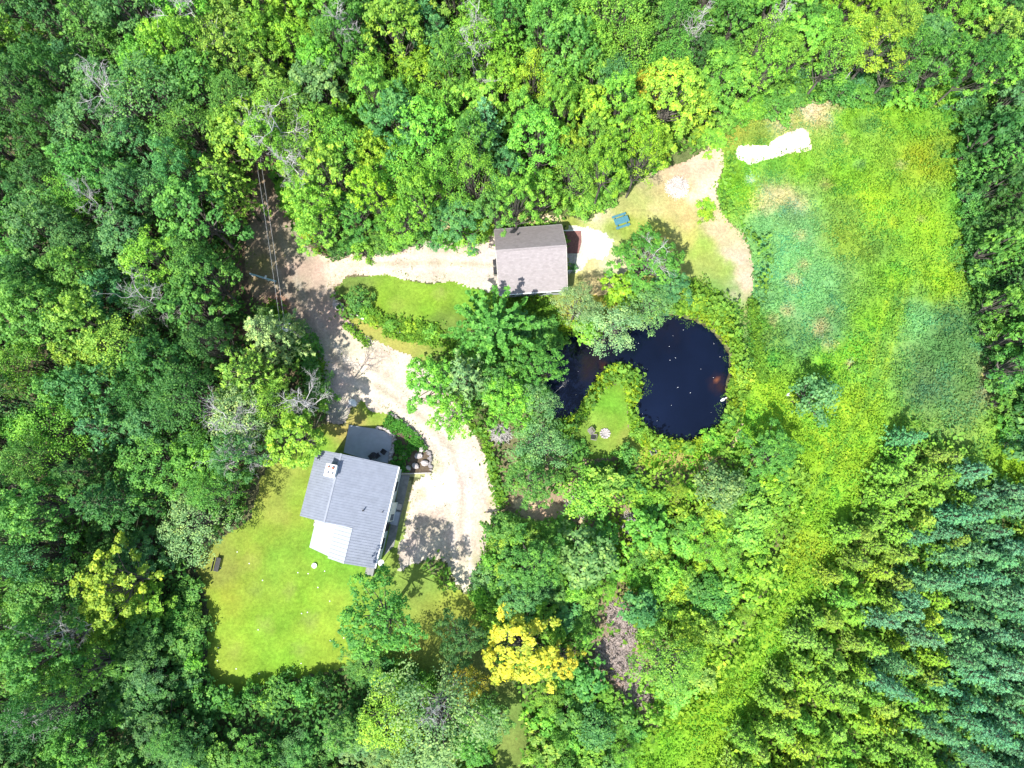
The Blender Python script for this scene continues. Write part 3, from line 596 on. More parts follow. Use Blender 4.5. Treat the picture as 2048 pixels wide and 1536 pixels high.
# local frame: +y = towards the patio (long axis), +x = towards the drive; roof ridge at x=0, y from 0 to -7.1
def ribs(mb, A, B, C, D, n, wd=.04, ht=.031):
    """ribs running from edge AB (upper) to edge DC (lower): A->D, B->C"""
    A, B, C, D = map(np.array, (A, B, C, D))
    for i in range(n):
        t = (i + .5) / n; p = A + (B - A) * t; q = D + (C - D) * t; along = unit(B - A) * wd / 2
        up = np.array((0, 0, ht))
        mb.prism([p - along - up * .1, p + along - up * .1, q + along - up * .1, q - along - up * .1], [p - along + up, p + along + up, q + along + up, q - along + up])
XE, XW, ZR, ZE, ZW, YS, YM = 5.8, -2.95, 7.0, 4.9, 5.75, -10.85, -7.15
def zmain(x): return ZR + (ZE - ZR) * x / XE if x > 0 else ZR + (ZW - ZR) * x / XW
# walls (inset under the eaves)
ins = .32
wl = MB()
wl.prism([(XW + ins, -.25, 0), (0, -.25, 0), (0, YM + .2, 0), (XW + ins, YM + .2, 0)][::-1], [(XW + ins, -.25, zmain(XW + ins) - .14), (0, -.25, ZR - .14), (0, YM + .2, ZR - .14), (XW + ins, YM + .2, zmain(XW + ins) - .14)][::-1])
wl.prism([(0.003, -.25, 0), (XE - ins, -.25, 0), (XE - ins, YM + .2, 0), (0.003, YM + .2, 0)][::-1], [(0.003, -.25, ZR - .14), (XE - ins, -.25, zmain(XE - ins) - .14), (XE - ins, YM + .2, zmain(XE - ins) - .14), (0.003, YM + .2, ZR - .14)][::-1])
wl.prism([(2.7, YM + .197, 0), (XE - ins, YM + .197, 0), (XE - ins, YS + .25, 0), (2.7, YS + .25, 0)][::-1], [(2.7, YM + .197, zmain(2.7) - .14), (XE - ins, YM + .197, zmain(XE - ins) - .14), (XE - ins, YS + .25, zmain(XE - ins) - .14), (2.7, YS + .25, zmain(2.7) - .14)][::-1])
wl.prism([(-1.1, YM + .19, 0), (2.69, YM + .19, 0), (2.69, YS + .5, 0), (-1.1, YS + .95, 0)][::-1], [(-1.1, YM + .19, 5.0), (2.69, YM + .19, 5.6), (2.69, YS + .5, 5.6), (-1.1, YS + .95, 5.0)][::-1])
wl.build('wall', M_SIDE, house)
rf = MB()
rf.slab([(0, 0, ZR), (XW, -.05, ZW), (XW, YM, ZW), (0, YM, ZR)], .12)
rf.slab([(0.002, 0, ZR), (0.002, YM, ZR), (XE, YM, ZE), (XE, 0, ZE)], .12)
xs_ = 2.75
rf.slab([(xs_, YM - .002, zmain(xs_)), (xs_, YS, zmain(xs_)), (XE, YS, ZE), (XE, YM - .002, ZE)], .12)
ribs(rf, (0, 0, ZR), (0, YM, ZR), (XW, YM, ZW), (XW, 0, ZW), 26)
ribs(rf, (0.0, 0, ZR), (0.0, YM, ZR), (XE, YM, ZE), (XE, 0, ZE), 26)
ribs(rf, (xs_, YM, zmain(xs_)), (xs_, YS, zmain(xs_)), (XE, YS, ZE), (XE, YM, ZE), 13)
roof = rf.build('roof', M_ROOF, house)
rc = MB(); rc.prism([(-.12, .03, ZR - .03), (.12, .03, ZR - .03), (.12, YM - .03, ZR - .03), (-.12, YM - .03, ZR - .03)][::-1], [(-.10, .03, ZR + .03), (.1, .03, ZR + .03), (.1, YM - .03, ZR + .03), (-.1, YM - .03, ZR + .03)][::-1]); rc.build('ridge_cap', M_ROOF, roof)
# rear extension: metal strip beside the main slope, sunward brightness painted into its paler colour; flat white membrane beyond
er = MB(); er.slab([(2.8, YM - .05, 6.06), (.95, YM - .02, 5.75), (.95, YS + .15, 5.75), (2.8, YS - .02, 6.06)], .14)
ribs(er, (2.8, YM - .05, 6.06), (2.8, YS - .02, 6.06), (.95, YS + .15, 5.75), (.95, YM - .02, 5.75), 9)
er.build('extension_roof', M_ROOFL, house)
fr = MB(); fr.slab([(.945, YM - .02, 5.74), (-1.35, YM + .02, 5.25), (-1.3, YS + .75, 5.25), (.945, YS + .35, 5.74)], .14); fr.build('flat_roof', M_ROOFW, house)
# chimney
cp = P(660, 941, 8.1); inv = Matrix.Rotation(math.atan2(.208, .978), 4, 'Z')
cl = inv @ Vector((cp[0] - ho[0], cp[1] - ho[1], 0)); CX, CY = cl.x, cl.y
ch = MB(); ch.box(CX, CY, 5.6, .95, 1.15, 2.25); chim = ch.build('chimney', M_TRIM, roof)
MB().box(CX, CY, 7.85, 1.12, 1.32, .12).build('chimney_cap', M_TRIM, roof)
for i, (dx, dy) in enumerate(((-.24, .33), (.22, .3), (-.2, -.3), (.26, -.28))):
    f = MB(); f.cyl(CX + dx, CY + dy, 7.965, .15 if i == 1 else .10, .13 if i == 1 else .09, .3, 12); f.build('flue_pot', M_CLAY if i < 2 else M_STONE, roof)
vp = MB(); q = inv @ Vector((*(P(724, 1021, 6.6)[:2] - ho[:2]), 0)); vp.cyl(q.x, q.y, zmain(q.x) - .1, .07, .07, .7, 10); vp.build('vent_pipe', M_DARK, roof)
vp = MB(); q = inv @ Vector((*(P(765, 1024, 5.2)[:2] - ho[:2]), 0)); vp.cyl(q.x, q.y, zmain(q.x) - .1, .05, .05, .4, 10); vp.build('vent_pipe', M_DARK, roof)
# east wall: bay, windows, door
xw = XE - ins
gt = MB(); gt.box(XE + .06, (YS) / 2, ZE - .13, .12, -YS - .1, .11); gt.build('gutter', M_TRIM, house)
bay = MB(); bay.prism([(xw - .02, -4.0, 0), (xw + .4, -3.9, 0), (xw + .4, -6.0, 0), (xw - .02, -6.2, 0)][::-1], [(xw - .02, -4.0, 4.3), (xw + .4, -3.9, 4.1), (xw + .4, -6.0, 4.1), (xw - .02, -6.2, 4.3)][::-1]); bb = bay.build('bay', M_SIDE, house)
MB().box(xw + .415, -5.55, 1.1, .03, .7, 1.7).build('window', M_GLASS, bb)
for yy, z0, hh, ww in ((-1.5, 3.2, 1.1, .9), (-3.0, 3.2, 1.1, .9), (-7.6, 3.0, 1.2, 1.1), (-9.3, 3.0, 1.2, 1.1), (-2.2, .9, 1.2, 1.1), (-8.5, .9, 1.2, 1.2)):
    wn = MB(); wn.box(xw + .02, yy, z0, .05, ww + .16, hh + .16); wf = wn.build('window', M_TRIM, house)
    g = MB(); g.box(xw + .05, yy, z0 + .08, .02, ww, hh); g.build('pane', M_GLASS, wf)
dr = MB(); dr.box(xw + .03, -6.7, .25, .06, .95, 2.1); dd = dr.build('door', M_DARK, house)
MB().box(xw + .08, -6.35, 1.2, .05, .05, .12).build('handle', M_TRIM, dd)
for yy, xx in ((-.25 + .02, -1.4), (-.23, 1.6), (-.23, 4.0)):
    wn = MB(); wn.box(xx, yy, 2.9, 1.1, .05, 1.2); wf = wn.build('window', M_TRIM, house)
    MB().box(xx, yy + .03, 3.0, .92, .02, 1.0).build('pane', M_GLASS, wf)
# foundations seen at the south corner
def px_thing_box(u, v, h): return P(u, v, h)
p = P(740, 1139, .9); st = MB(); st.box(0, 0, 0, .9, 1.3, .9); st.box(.1, .75, 0, .5, .4, .6); o = st.build('oil_tank_cover', M_CONCD); o.location = (p[0], p[1], 0); o.rotation_euler = (0, 0, -.2); tag(o, 'grey concrete cellar hatch at the bottom corner of the house', 'cellar hatch'); o.name = 'cellar_hatch'
p = P(631, 1045, 1.0); e = thing('heat_pump', (p[0], p[1], 0), 'small grey outdoor heat pump against the left wall of the house', 'heat pump', rz=-.2)
MB().box(0, 0, .1, .4, .8, .75).build('case', M_WOODG, e); MB().cyl(0, 0, .852, .16, .16, .02, 16).build('fan_grille', M_DARK, e)
# patio
pat = PP([(699, 850), (716, 853), (753, 858), (774, 864), (786, 874), (783, 895), (776, 926), (740, 921), (688, 905)])
mb = MB(); mb.prism([(x, y, 0) for x, y in pat[::-1]], [(x, y, .22) for x, y in pat[::-1]]); tag(mb.build('patio', M_CONC), kind='structure')
# patio stone wall
e = thing('stone_wall', (*P(780, 880)[:2], 0), 'low dry stone wall curving round the corner of the grey patio', 'stone wall')
ox, oy = e.location[:2]
def rock(mb, x, y, z, sx, sy, sz, r):
    n = 8; a0 = r.uniform(0, 6.28)
    rings = []
    for k, (f, zz) in enumerate(((.85, 0), (1.0, .35), (.92, .75), (.55, 1.0))):
        rings.append([(x + math.cos(a0 + 2 * math.pi * i / n) * sx * f * r.uniform(.82, 1.12), y + math.sin(a0 + 2 * math.pi * i / n) * sy * f * r.uniform(.82, 1.12), z + sz * zz * r.uniform(.9, 1.1)) for i in range(n)])
    V = [p for rg in rings for p in rg]; Fs = [tuple(range(n - 1, -1, -1)), tuple(range(3 * n, 4 * n))]
    for k in range(3):
        for i in range(n): j = (i + 1) % n; Fs.append((k * n + i, k * n + j, (k + 1) * n + j, (k + 1) * n + i))
    mb.add(V, Fs)
rr = random.Random(3)
def stones_along(mb, pts, h, n, sz, base=(0, 0)):
    pts = [P(*q)[:2] for q in pts]
    seg = [np.linalg.norm(pts[i + 1] - pts[i]) for i in range(len(pts) - 1)]; tot = sum(seg)
    for k in range(n):
        s = tot * (k + rr.uniform(.1, .9)) / n; i = 0
        while i < len(seg) - 1 and s > seg[i]: s -= seg[i]; i += 1
        q = pts[i] + (pts[i + 1] - pts[i]) * s / seg[i]
        rock(mb, q[0] + rr.uniform(-.1, .1) - base[0], q[1] + rr.uniform(-.1, .1) - base[1], -.03, sz * rr.uniform(.6, 1.3), sz * rr.uniform(.5, 1.1), h * rr.uniform(.7, 1.15), rr)
mb = MB(); stones_along(mb, [(755, 855), (775, 861), (790, 873), (787, 895), (780, 922)], .5, 34, .24, (ox, oy)); mb.build('stones', M_STONE, e)
# rock garden
bed = PP([(781,826),(803,842),(826,863),(846,884),(860,910),(862,944),(820,946),(799,943),(784,925),(790,895),(793,873),(778,861),(770,852)])
mb = MB(); mb.prism([(x, y, 0) for x, y in bed], [(x, y, .12) for x, y in bed]); tag(mb.build('garden_soil', mat_plain('garden_soil', (.10, .075, .05), .4, 4, .95, .6)), kind='structure')
e = thing('stone_border', (*P(830, 880)[:2], 0), 'curved border of rough stones edging the flower bed beside the drive', 'stone border'); ox, oy = e.location[:2]
mb = MB(); stones_along(mb, [(778,826),(803,842),(828,864),(846,884),(860,912),(862,940)], .35, 42, .26, (ox, oy)); mb.build('stones', M_STONED, e)
for i, (u, v, s, lb) in enumerate([(838,912,.52,'largest flat grey rock in the flower bed beside the patio'),(850,926,.5,'grey rock at the lower right corner of the flower bed'),(832,932,.45,'pale rock above the timber edging of the flower bed'),(843,899,.4,'small grey rock at the top of the flower bed outcrop'),(818,936,.35,'pale rock lowest left in the flower bed')]):
    p = P(u, v); mb = MB(); rock(mb, 0, 0, 0, s, s * .75, .45, rr); o = mb.build('rock', M_STONE); o.location = (p[0], p[1], .1); o.rotation_euler = (0, 0, rr.uniform(0, 3)); tag(o, lb, 'rock', 'rocks in the flower bed')
e = thing('timber_edging', (*P(830, 948)[:2], 0), 'pale straight timber edging at the foot of the flower bed', 'edging')
A, B = P(800, 948), P(863, 946); mb = MB(); c = (A + B) / 2; mb.box(c[0] - e.location[0], c[1] - e.location[1], 0, np.linalg.norm(B - A), .12, .28, math.atan2(B[1] - A[1], B[0] - A[0])); mb.build('beam', M_WOODG, e)
p, _ = rand_in(bed, 55); gc = np.array((.07, .22, .03)) * (.5 + fbm(p[:, 0], p[:, 1], 71))[:, None]
bl = fbm(p[:, 0] * .9, p[:, 1] * .9, 72); kk = (bl > .42) & ~((toPix(p[:, 0], p[:, 1])[0] > 822) & (toPix(p[:, 0], p[:, 1])[1] > 900))
scatter_stuff('garden_plants', p[kk], gc[kk], .26, .1, .3, 'low green plants filling the stone-edged flower bed', 'garden plants', n=4, spread=.14, wid=.6, zt=np.clip(bl[kk] - .3, 0, .6))
for (u, v, c, lb) in [(808,908,(.6,.4,.45),'pale flower pot in the flower bed beside the patio'),(801,916,(.6,.42,.05),'ochre flower pot beside the pale pot in the bed'),(791,916,(.1,.3,.05),'green round planter at the patio corner of the bed')]:
    p = P(u, v, .4); e = thing('flower_pot', (p[0], p[1], .12), lb, 'flower pot', 'flower pots in the bed')
    MB().cyl(0, 0, 0, .16, .24, .32, 14).build('pot', mat_plain('pot', c, .1, 5, .7), e); mb = MB(); rock(mb, 0, 0, .28, .24, .22, .22, rr); mb.build('plant', mat_plain('pot_plant', (.08, .2, .03), .5, 12, .8, .5), e)
# walk and steps along the east wall
wk = PP([(800,950),(820,950),(809,1000),(797,1050),(788,1092),(768,1112),(786,1030),(796,985)])
mb = MB(); mb.prism([(x, y, 0) for x, y in wk[::-1]], [(x, y, .06) for x, y in wk[::-1]]); tag(mb.build('walkway', M_CONCD), kind='structure')
for (u, v, sx, sy, m, lb) in [(795,1013,.85,.65,M_WOODG,'pale square step slab on the dark walk beside the house'),(789,1036,.95,1.5,M_CONC,'dark blue-grey doorstep landing below the pale slab')]:
    p = P(u, v, .3); mb = MB(); mb.box(0, 0, 0, sx, sy, .26); mb.box(0, 0, .26, sx * .92, sy * .92, .03); o = mb.build('step_slab', m); o.location = (p[0], p[1], .062); o.rotation_euler = (0, 0, -.21); tag(o, lb, 'step')
# patio chairs and table
def patio_chair(u, v, rz, lb):
    p = P(u, v, .6); e = thing('patio_chair', (p[0], p[1], .22), lb, 'chair', 'dark chairs on the patio', rz)
    MB().box(0, 0, .40, .5, .5, .05).build('seat', M_DARK, e); MB().box(0, -.25, .46, .5, .05, .5).build('backrest', M_DARK, e)
    for sx in (-1, 1):
        MB().box(sx * .26, -.02, .62, .05, .5, .04).build('armrest', M_DARK, e)
        for sy in (-1, 1): MB().box(sx * .22, sy * .22, 0, .04, .04, .4).build('leg', M_DARK, e)
patio_chair(755, 911, .6, 'dark patio chair nearest the house roof edge'); patio_chair(768, 904, -2.2, 'dark patio chair nearest the stone wall'); patio_chair(742, 914, 2.2, 'dark patio chair furthest left at the table')
p = P(748, 905, .6); e = thing('patio_table', (p[0] , p[1] - .35, .22), 'small round dark table between the patio chairs', 'table')
MB().cyl(0, 0, .66, .38, .38, .04, 20).build('tabletop', M_DARK, e); MB().cyl(0, 0, 0, .22, .03, .66, 10).build('stand', M_DARK, e)

# ================================================================== BARN (garage with shingled roof)
m, t, b = new_mat('shingles')
tc = N(t, 'ShaderNodeTexCoord').outputs['Object']
br = N(t, 'ShaderNodeTexBrick'); t.links.new(tc, br.inputs['Vector'])
for k, v in (('Scale', 1.0), ('Mortar Size', .012), ('Mortar Smooth', .3), ('Brick Width', .33), ('Row Height', .15), ('Bias', 0.0)): br.inputs[k].default_value = v
br.inputs['Color1'].default_value = (.34, .30, .295, 1); br.inputs['Color2'].default_value = (.24, .21, .205, 1); br.inputs['Mortar'].default_value = (.25, .22, .23, 1)
col = mixc(t, .5, br.outputs['Color'], mixc(t, remap(t, noise(t, 2.0, 5, .7, tc), .3, .7, 0, 1), (.235, .21, .215), (.32, .295, .30)))
t.links.new(col, b.inputs['Base Color']); b.inputs['Roughness'].default_value = .95; bump(t, b, br.outputs['Fac'], .4, -.02)
M_SHING = m
b0 = P(992, 501.5, 5.9); b1 = P(1132.4, 491, 5.9); ang = math.atan2(b1[1] - b0[1], b1[0] - b0[0]); BL = float(np.linalg.norm((b1 - b0)[:2]))
barn = thing('garage', (b0[0], b0[1], 0), 'square garage with a mauve-grey shingled gable roof above the island lawn', 'garage', rz=ang)
YN, YSo = 3.55, -4.15; ZN, ZS, ZRB = 3.1, 2.8, 5.9
w_ = MB(); i_ = .3
w_.prism([(i_, YSo + i_, 0), (BL - i_, YSo + i_, 0), (BL - i_, 0, 0), (i_, 0, 0)], [(i_, YSo + i_, ZS + .1), (BL - i_, YSo + i_, ZS + .1), (BL - i_, 0, ZRB - .15), (i_, 0, ZRB - .15)])
w_.prism([(i_, 0.002, 0), (BL - i_, 0.002, 0), (BL - i_, YN - i_, 0), (i_, YN - i_, 0)], [(i_, 0.002, ZRB - .15), (BL - i_, 0.002, ZRB - .15), (BL - i_, YN - i_, ZN + .1), (i_, YN - i_, ZN + .1)])
w_.build('wall', mat_plain('garage_wall', (.34, .36, .40), .1, 2, .8), barn)
r_ = MB(); r_.slab([(0, 0, ZRB), (0, YSo, ZS), (BL, YSo, ZS), (BL, 0, ZRB)], .14); r_.slab([(0, 0.002, ZRB), (BL, 0.002, ZRB), (BL, YN, ZN), (0, YN, ZN)], .14)
br_ = r_.build('roof', M_SHING, barn)
c_ = MB(); c_.prism([(-.01, -.14, ZRB - .06), (BL + .01, -.14, ZRB - .06), (BL + .01, .14, ZRB - .06), (-.01, .14, ZRB - .06)], [(-.01, -.10, ZRB + .02), (BL + .01, -.10, ZRB + .02), (BL + .01, .1, ZRB + .02), (-.01, .1, ZRB + .02)]); c_.build('ridge_cap', M_SHING, br_)
for (y0, y1, z0, z1) in ((YSo, YSo, ZS, ZS), (YN, YN, ZN, ZN)):
    g = MB(); g.box(BL / 2, y0 + (.05 if y0 > 0 else -.05), z0 - .17, BL, .08, .14); g.build('gutter', M_TRIM if y0 < 0 else M_CONCD, br_)
for xx in (-.03, BL + .03):
    fb = MB(); fb.slab([(xx - .03, 0, ZRB + .01), (xx - .03, YSo, ZS + .01), (xx + .03, YSo, ZS + .01), (xx + .03, 0, ZRB + .01)], .2); fb.slab([(xx - .03, 0.001, ZRB + .01), (xx + .03, 0.001, ZRB + .01), (xx + .03, YN, ZN + .01), (xx - .03, YN, ZN + .01)], .2); fb.build('bargeboard', M_WOODG, br_)
q = P(1035.5, 467, 4.5) - b0; lx = q[0] * math.cos(-ang) - q[1] * math.sin(-ang); ly = q[0] * math.sin(-ang) + q[1] * math.cos(-ang)
MB().cyl(lx, ly, ZRB - ly * .78 - .1, .07, .07, .55, 10).build('vent_pipe', M_DARK, br_)
for xx, ww in ((1.3, 1.0), (3.0, 1.0), (4.9, 1.2), (6.5, .9)):
    g = MB(); g.box(xx, YSo + i_ - .02, 1.0, ww + .14, .05, 1.2); wf = g.build('window', M_TRIM, barn); g = MB(); g.box(xx, YSo + i_ - .055, 1.07, ww, .02, 1.06); g.build('pane', M_GLASS, wf)
g = MB(); g.box(i_ - .03, -.4, .02, .06, 2.6, 2.3); g.build('garage_door', M_TRIM, barn)
g = MB(); g.box(BL - i_ + .03, 1.2, .02, .06, 1.0, 2.1); g.build('door', M_TRIM, barn)
# bins beside the west wall
for (u, v, s, c, lb) in [(990.5, 524, .6, (.16, .17, .18), 'smaller dark grey bin against the left wall of the garage'), (991.5, 541, .85, (.22, .20, .19), 'longer brown-grey bin against the left wall of the garage')]:
    p = P(u, v, .8); e = thing('storage_bin', (p[0], p[1], 0), lb, 'bin', 'bins beside the garage', ang)
    MB().box(0, 0, 0, .5, s, .75).build('body', mat_plain('bin', c, .2, 3, .7), e); MB().box(0, 0, .752, .56, s + .06, .06).build('lid', M_DARK, e)
# red patio, kerbs, stepping stones behind the garage
M_BRICK = mat_plain('red_brick', (.21, .10, .09), .3, 5, .85, .4)
def flat(name, pts, z0, z1, mat, lab=None, cat=None, kind='structure'):
    q = PP(pts); q = q if sdf(np.array([q[:, 0].mean()]), np.array([q[:, 1].mean()]), q)[0] else q
    a = 0.5 * sum(q[i][0] * q[(i + 1) % len(q)][1] - q[(i + 1) % len(q)][0] * q[i][1] for i in range(len(q)))
    if a < 0: q = q[::-1]
    mb = MB(); mb.prism([(x, y, z0) for x, y in q], [(x, y, z1) for x, y in q]); return tag(mb.build(name, mat), lab, cat, kind=kind)
flat('brick_terrace', [(1126, 463), (1162, 462), (1163, 485), (1157, 507), (1126, 507)], 0, .08, M_BRICK)
for i, (a, b2, lb) in enumerate([((1127, 463), (1163, 461), 'upper thin pale timber edging beside the red brick terrace'), ((1135, 543), (1160, 541), 'lower thin pale timber edging right of the garage')]):
    A, B = P(*a), P(*b2); mb = MB(); mb.box(0, 0, 0, np.linalg.norm(B - A), .09, .25, 0); mb.box(0, 0, .25, np.linalg.norm(B - A), .13, .03, 0); o = mb.build('timber_edging', M_TRIM); o.location = tuple((A + B) / 2); o.rotation_euler = (0, 0, math.atan2(B[1] - A[1], B[0] - A[0])); tag(o, lb, 'edging')
k = 0
for (u, v) in [(1141, 512), (1149, 513), (1141, 520), (1149, 521), (1141, 528), (1148, 529)]:
    p = P(u, v); k += 1; mb = MB(); rock(mb, 0, 0, 0, .22, .18, .07, rr); o = mb.build('stepping_stone', M_STONE); o.location = (p[0], p[1], .035)
    tag(o, 'grey stepping stone right of the garage, %s from the brick terrace' % ['nearest left', 'nearest right', 'middle left', 'middle right', 'farthest left', 'farthest right'][k - 1], 'stepping stone', 'stepping stones beside the garage')
# picnic table
tp = P(1243, 441, .7); e = thing('picnic_table', (tp[0], tp[1], 0), 'teal picnic table with two benches on the dry grass', 'picnic table', rz=R(19))
M_TEAL = mat_plain('teal_paint', (.065, .19, .24), .12, 4, .6)
mb = MB()
for i in range(5): mb.box(0, -.31 + .155 * i, .72, 1.75, .145, .04)
mb.build('tabletop', M_TEAL, e)
for s in (-1, 1):
    mb = MB(); mb.box(0, s * .72, .42, 1.75, .13, .04); mb.box(0, s * .72 + .14, .42, 1.75, .13, .04); mb.build('bench', M_TEAL, e)
    mb = MB(); mb.box(s * .6, 0, .36, .06, 1.7, .06); mb.box(s * .6, 0, .66, .06, .7, .06)
    for q in (-1, 1): mb.tube([(s * .6, q * .68, 0), (s * .6, q * .25, .7)], [.045, .045], 4)
    mb.build('leg', M_TEAL, e)

# ================================================================== smaller things
def stick_pile(name, u, v, rad, h, n, mat, label, ecc=1.0, rz=0, Ls=1.6, thick=.03):
    r = np.random.default_rng(int(u * 7 + v)); parts = []
    for i in range(n):
        a = r.uniform(0, 6.28); q = math.sqrt(r.random()); x, y = math.cos(a) * rad * q, math.sin(a) * rad * q * ecc
        z = h * (1 - q * q) * r.uniform(.2, 1) + .04; d = unit(np.array((r.normal(), r.normal(), r.normal() * .25))); L = Ls * r.uniform(.4, 1)
        c = np.array((x, y, z)); k = r.normal(size=3) * .08 * L
        p0 = c - d * L / 2; p1 = c + d * L / 2; p0[2] = max(p0[2], .02); p1[2] = max(p1[2], .02)
        parts.append(tube_np([p0, c + k, p1], [thick, thick * .8, thick * .4], 4))
    V, Q = merge(parts); o = mesh_np(name, V, Q, mat); p = P(u, v); o.location = (p[0], p[1], 0.01); o.rotation_euler = (0, 0, rz)
    return tag(o, label, 'brush pile')
stick_pile('brush_pile', 1354, 376, 1.25, .8, 420, M_TWIGP, 'round pile of bleached sticks on the bare tan ground', Ls=1.2)
for u, v, rd, ec, rz, lb in [(1238,1232,1.3,1.3,.2,'brown brush pile at the top of the cleared strip'),(1250,1275,1.7,.8,.5,'brown brush pile second from the top of the cleared strip'),(1222,1305,1.8,.9,.3,'brown brush pile on the left side of the cleared strip'),(1252,1335,1.8,1.1,.0,'widest brown brush pile in the middle of the cleared strip'),(1272,1385,1.6,1.0,.4,'brown brush pile at the bottom of the cleared strip'),(1158,1012,1.6,.8,.6,'heap of grey cut branches beside bare soil below the pond'),(1265,1050,1.3,1.0,.3,'grey brush pile between shrubs below the pond'),(1215,1425,1.0,.9,.3,'small grey brush pile below the cleared strip'),(1000,868,1.0,.8,0,'small pile of twigs at the foot of the trees by the drive')]:
    stick_pile('brush_pile', u, v, rd, .7, 300, M_TWIG if v > 1100 else M_DEAD, lb, ec, rz)
# rocks
for u, v, s, m, lb in [(677,612,.75,M_STONE,'large grey boulder where the two drives part'),(685,617,.5,M_STONED,'dark boulder beside the large grey one where the drives part'),(671,604,.4,M_STONE,'small grey rock at the upper edge of the fork in the drive'),(1274,763,.42,M_TRIM,'white rock at the pond edge of the grassy peninsula'),(706,806,.55,M_TRIM,'white flat rock at the grass corner above the patio'),(697,812,.35,M_STONE,'small pale rock beside the white rock above the patio'),
                        (797,665,.3,M_TRIM,'leftmost white stone in the leafy verge by the drive'),(812,668,.22,M_TRIM,'middle white stone in the leafy verge by the drive'),(828,672,.28,M_TRIM,'rightmost white stone in the leafy verge by the drive'),(1578,790,.4,M_TRIM,'white rock in the meadow left of the lone tree'),(1160,630,.55,M_STONE,'pale boulder under the willowy trees above the pond'),(978,886,.35,M_STONE,'pale rock on the grass edge right of the drive'),(1205,757,.35,M_STONE,'grey rock on the upper bank of the peninsula')]:
    p = P(u, v); mb = MB(); rock(mb, 0, 0, 0, s, s * .75, s * .7, rr); o = mb.build('rock', m); o.location = (p[0], p[1], 0.01); o.rotation_euler = (0, 0, rr.uniform(0, 3)); tag(o, lb, 'rock')
# fallen log by the fork
p = P(716, 632, .2); o = MB().tube([(-1.1, .5, .2), (0, .05, .22), (1.2, -.55, .2)], [.26, .24, .2], 9).build('fallen_log', M_TWIGP, smooth=True); o.location = (p[0], p[1], 0); tag(o, 'thick pale log lying in the verge where the drives part', 'log')
# bench on the lawn
p = P(434, 1129, .5); e = thing('garden_bench', (p[0], p[1], 0), 'dark bench at the left edge of the big lawn', 'bench', rz=R(80))
mb = MB(); [mb.box(0, -.2 + .14 * i, .43, 1.5, .12, .04) for i in range(4)]; mb.build('seat', M_DARK, e)
mb = MB(); [mb.box(0, .36, .52 + .14 * i, 1.5, .04, .11) for i in range(3)]; mb.build('backrest', M_DARK, e)
for s in (-1, 1): mb = MB(); mb.box(s * .68, .05, 0, .06, .5, .42); mb.build('leg', M_DARK, e)
# white disc lids / satellite dish
p = P(629, 1131, .1); e = thing('well_cap', (p[0], p[1], 0), 'round white well cap on the lawn below the extension', 'well cap'); MB().cyl(0, 0, 0, .26, .26, .2, 20).build('casing', M_TRIM, e); MB().cyl(0, 0, .202, .3, .26, .06, 20).build('lid', M_TRIM, e)
p = P(762, 1126, 2.4); e = thing('satellite_dish', (p[0], p[1], 0), 'white satellite dish on a post at the lower right house corner', 'satellite dish')
MB().cyl(0, 0, 0, .04, .04, 2.2, 8).build('post', M_DARK, e); MB().cyl(0, 0, 2.2, .10, .34, .14, 22).build('dish', M_TRIM, e)
# chairs and fire ring on the peninsula
M_CHAIR = mat_plain('weathered_chair', (.22, .20, .19), .25, 4, .85, .3)
def adk(u, v, rz, lb):
    p = P(u, v, .4); e = thing('lawn_chair', (p[0], p[1], 0.01), lb, 'chair', 'chairs on the peninsula lawn', rz)
    mb = MB(); [mb.box(0, -.18 + .11 * i, .32 - .02 * i, .52, .09, .03) for i in range(5)]; mb.build('seat', M_DARK if v > 871 else M_CHAIR, e)
    mb = MB(); [mb.box(-.2 + .1 * i, -.34, .3, .085, .04, .6) for i in range(5)]; mb.build('backrest', M_CHAIR, e)
    for s in (-1, 1): MB().box(s * .31, -.05, .5, .1, .62, .03).build('armrest', M_CHAIR, e); MB().box(s * .3, .2, 0, .05, .05, .5).build('leg', M_CHAIR, e); MB().box(s * .3, -.3, 0, .05, .05, .5).build('leg', M_CHAIR, e)
adk(1182, 862, 2.2, 'upper grey lawn chair facing the fire ring'); adk(1187, 874, 1.4, 'lower dark lawn chair facing the fire ring'); adk(1306, 903, .4, 'single grey chair on the grass strip below the pond')
p = P(1210, 867); e = thing('fire_ring', (p[0], p[1], 0.01), 'ring of pale stones round ashes on the peninsula lawn', 'fire ring')
mb = MB(); [rock(mb, .5 * math.cos(i * .57), .5 * math.sin(i * .57), 0, .16, .13, .2, rr) for i in range(11)]; mb.build('stones', M_STONE, e); MB().cyl(0, 0, 0, .42, .4, .05, 16).build('ashes', mat_plain('ash', (.3, .28, .27), .4, 5, .95, .5), e)
# white duck decoy
p = P(1446, 799); e = thing('swimming_duck', (p[0], p[1], -.10), 'white duck floating near the right shore of the pond', 'duck', rz=.5)
me = MB(); me.tube([(-.36, 0, .16), (-.25, 0, .10), (0, 0, .10), (.2, 0, .12), (.27, 0, .24), (.29, 0, .38), (.36, 0, .42), (.42, 0, .41)], [.03, .12, .19, .13, .06, .055, .075, .03], 10); me.build('body', M_TRIM, e, smooth=True)
MB().tube([(.42, 0, .41), (.52, 0, .39)], [.03, .012], 6).build('beak', mat_plain('beak', (.6, .25, .02), .1, 5, .5), e)
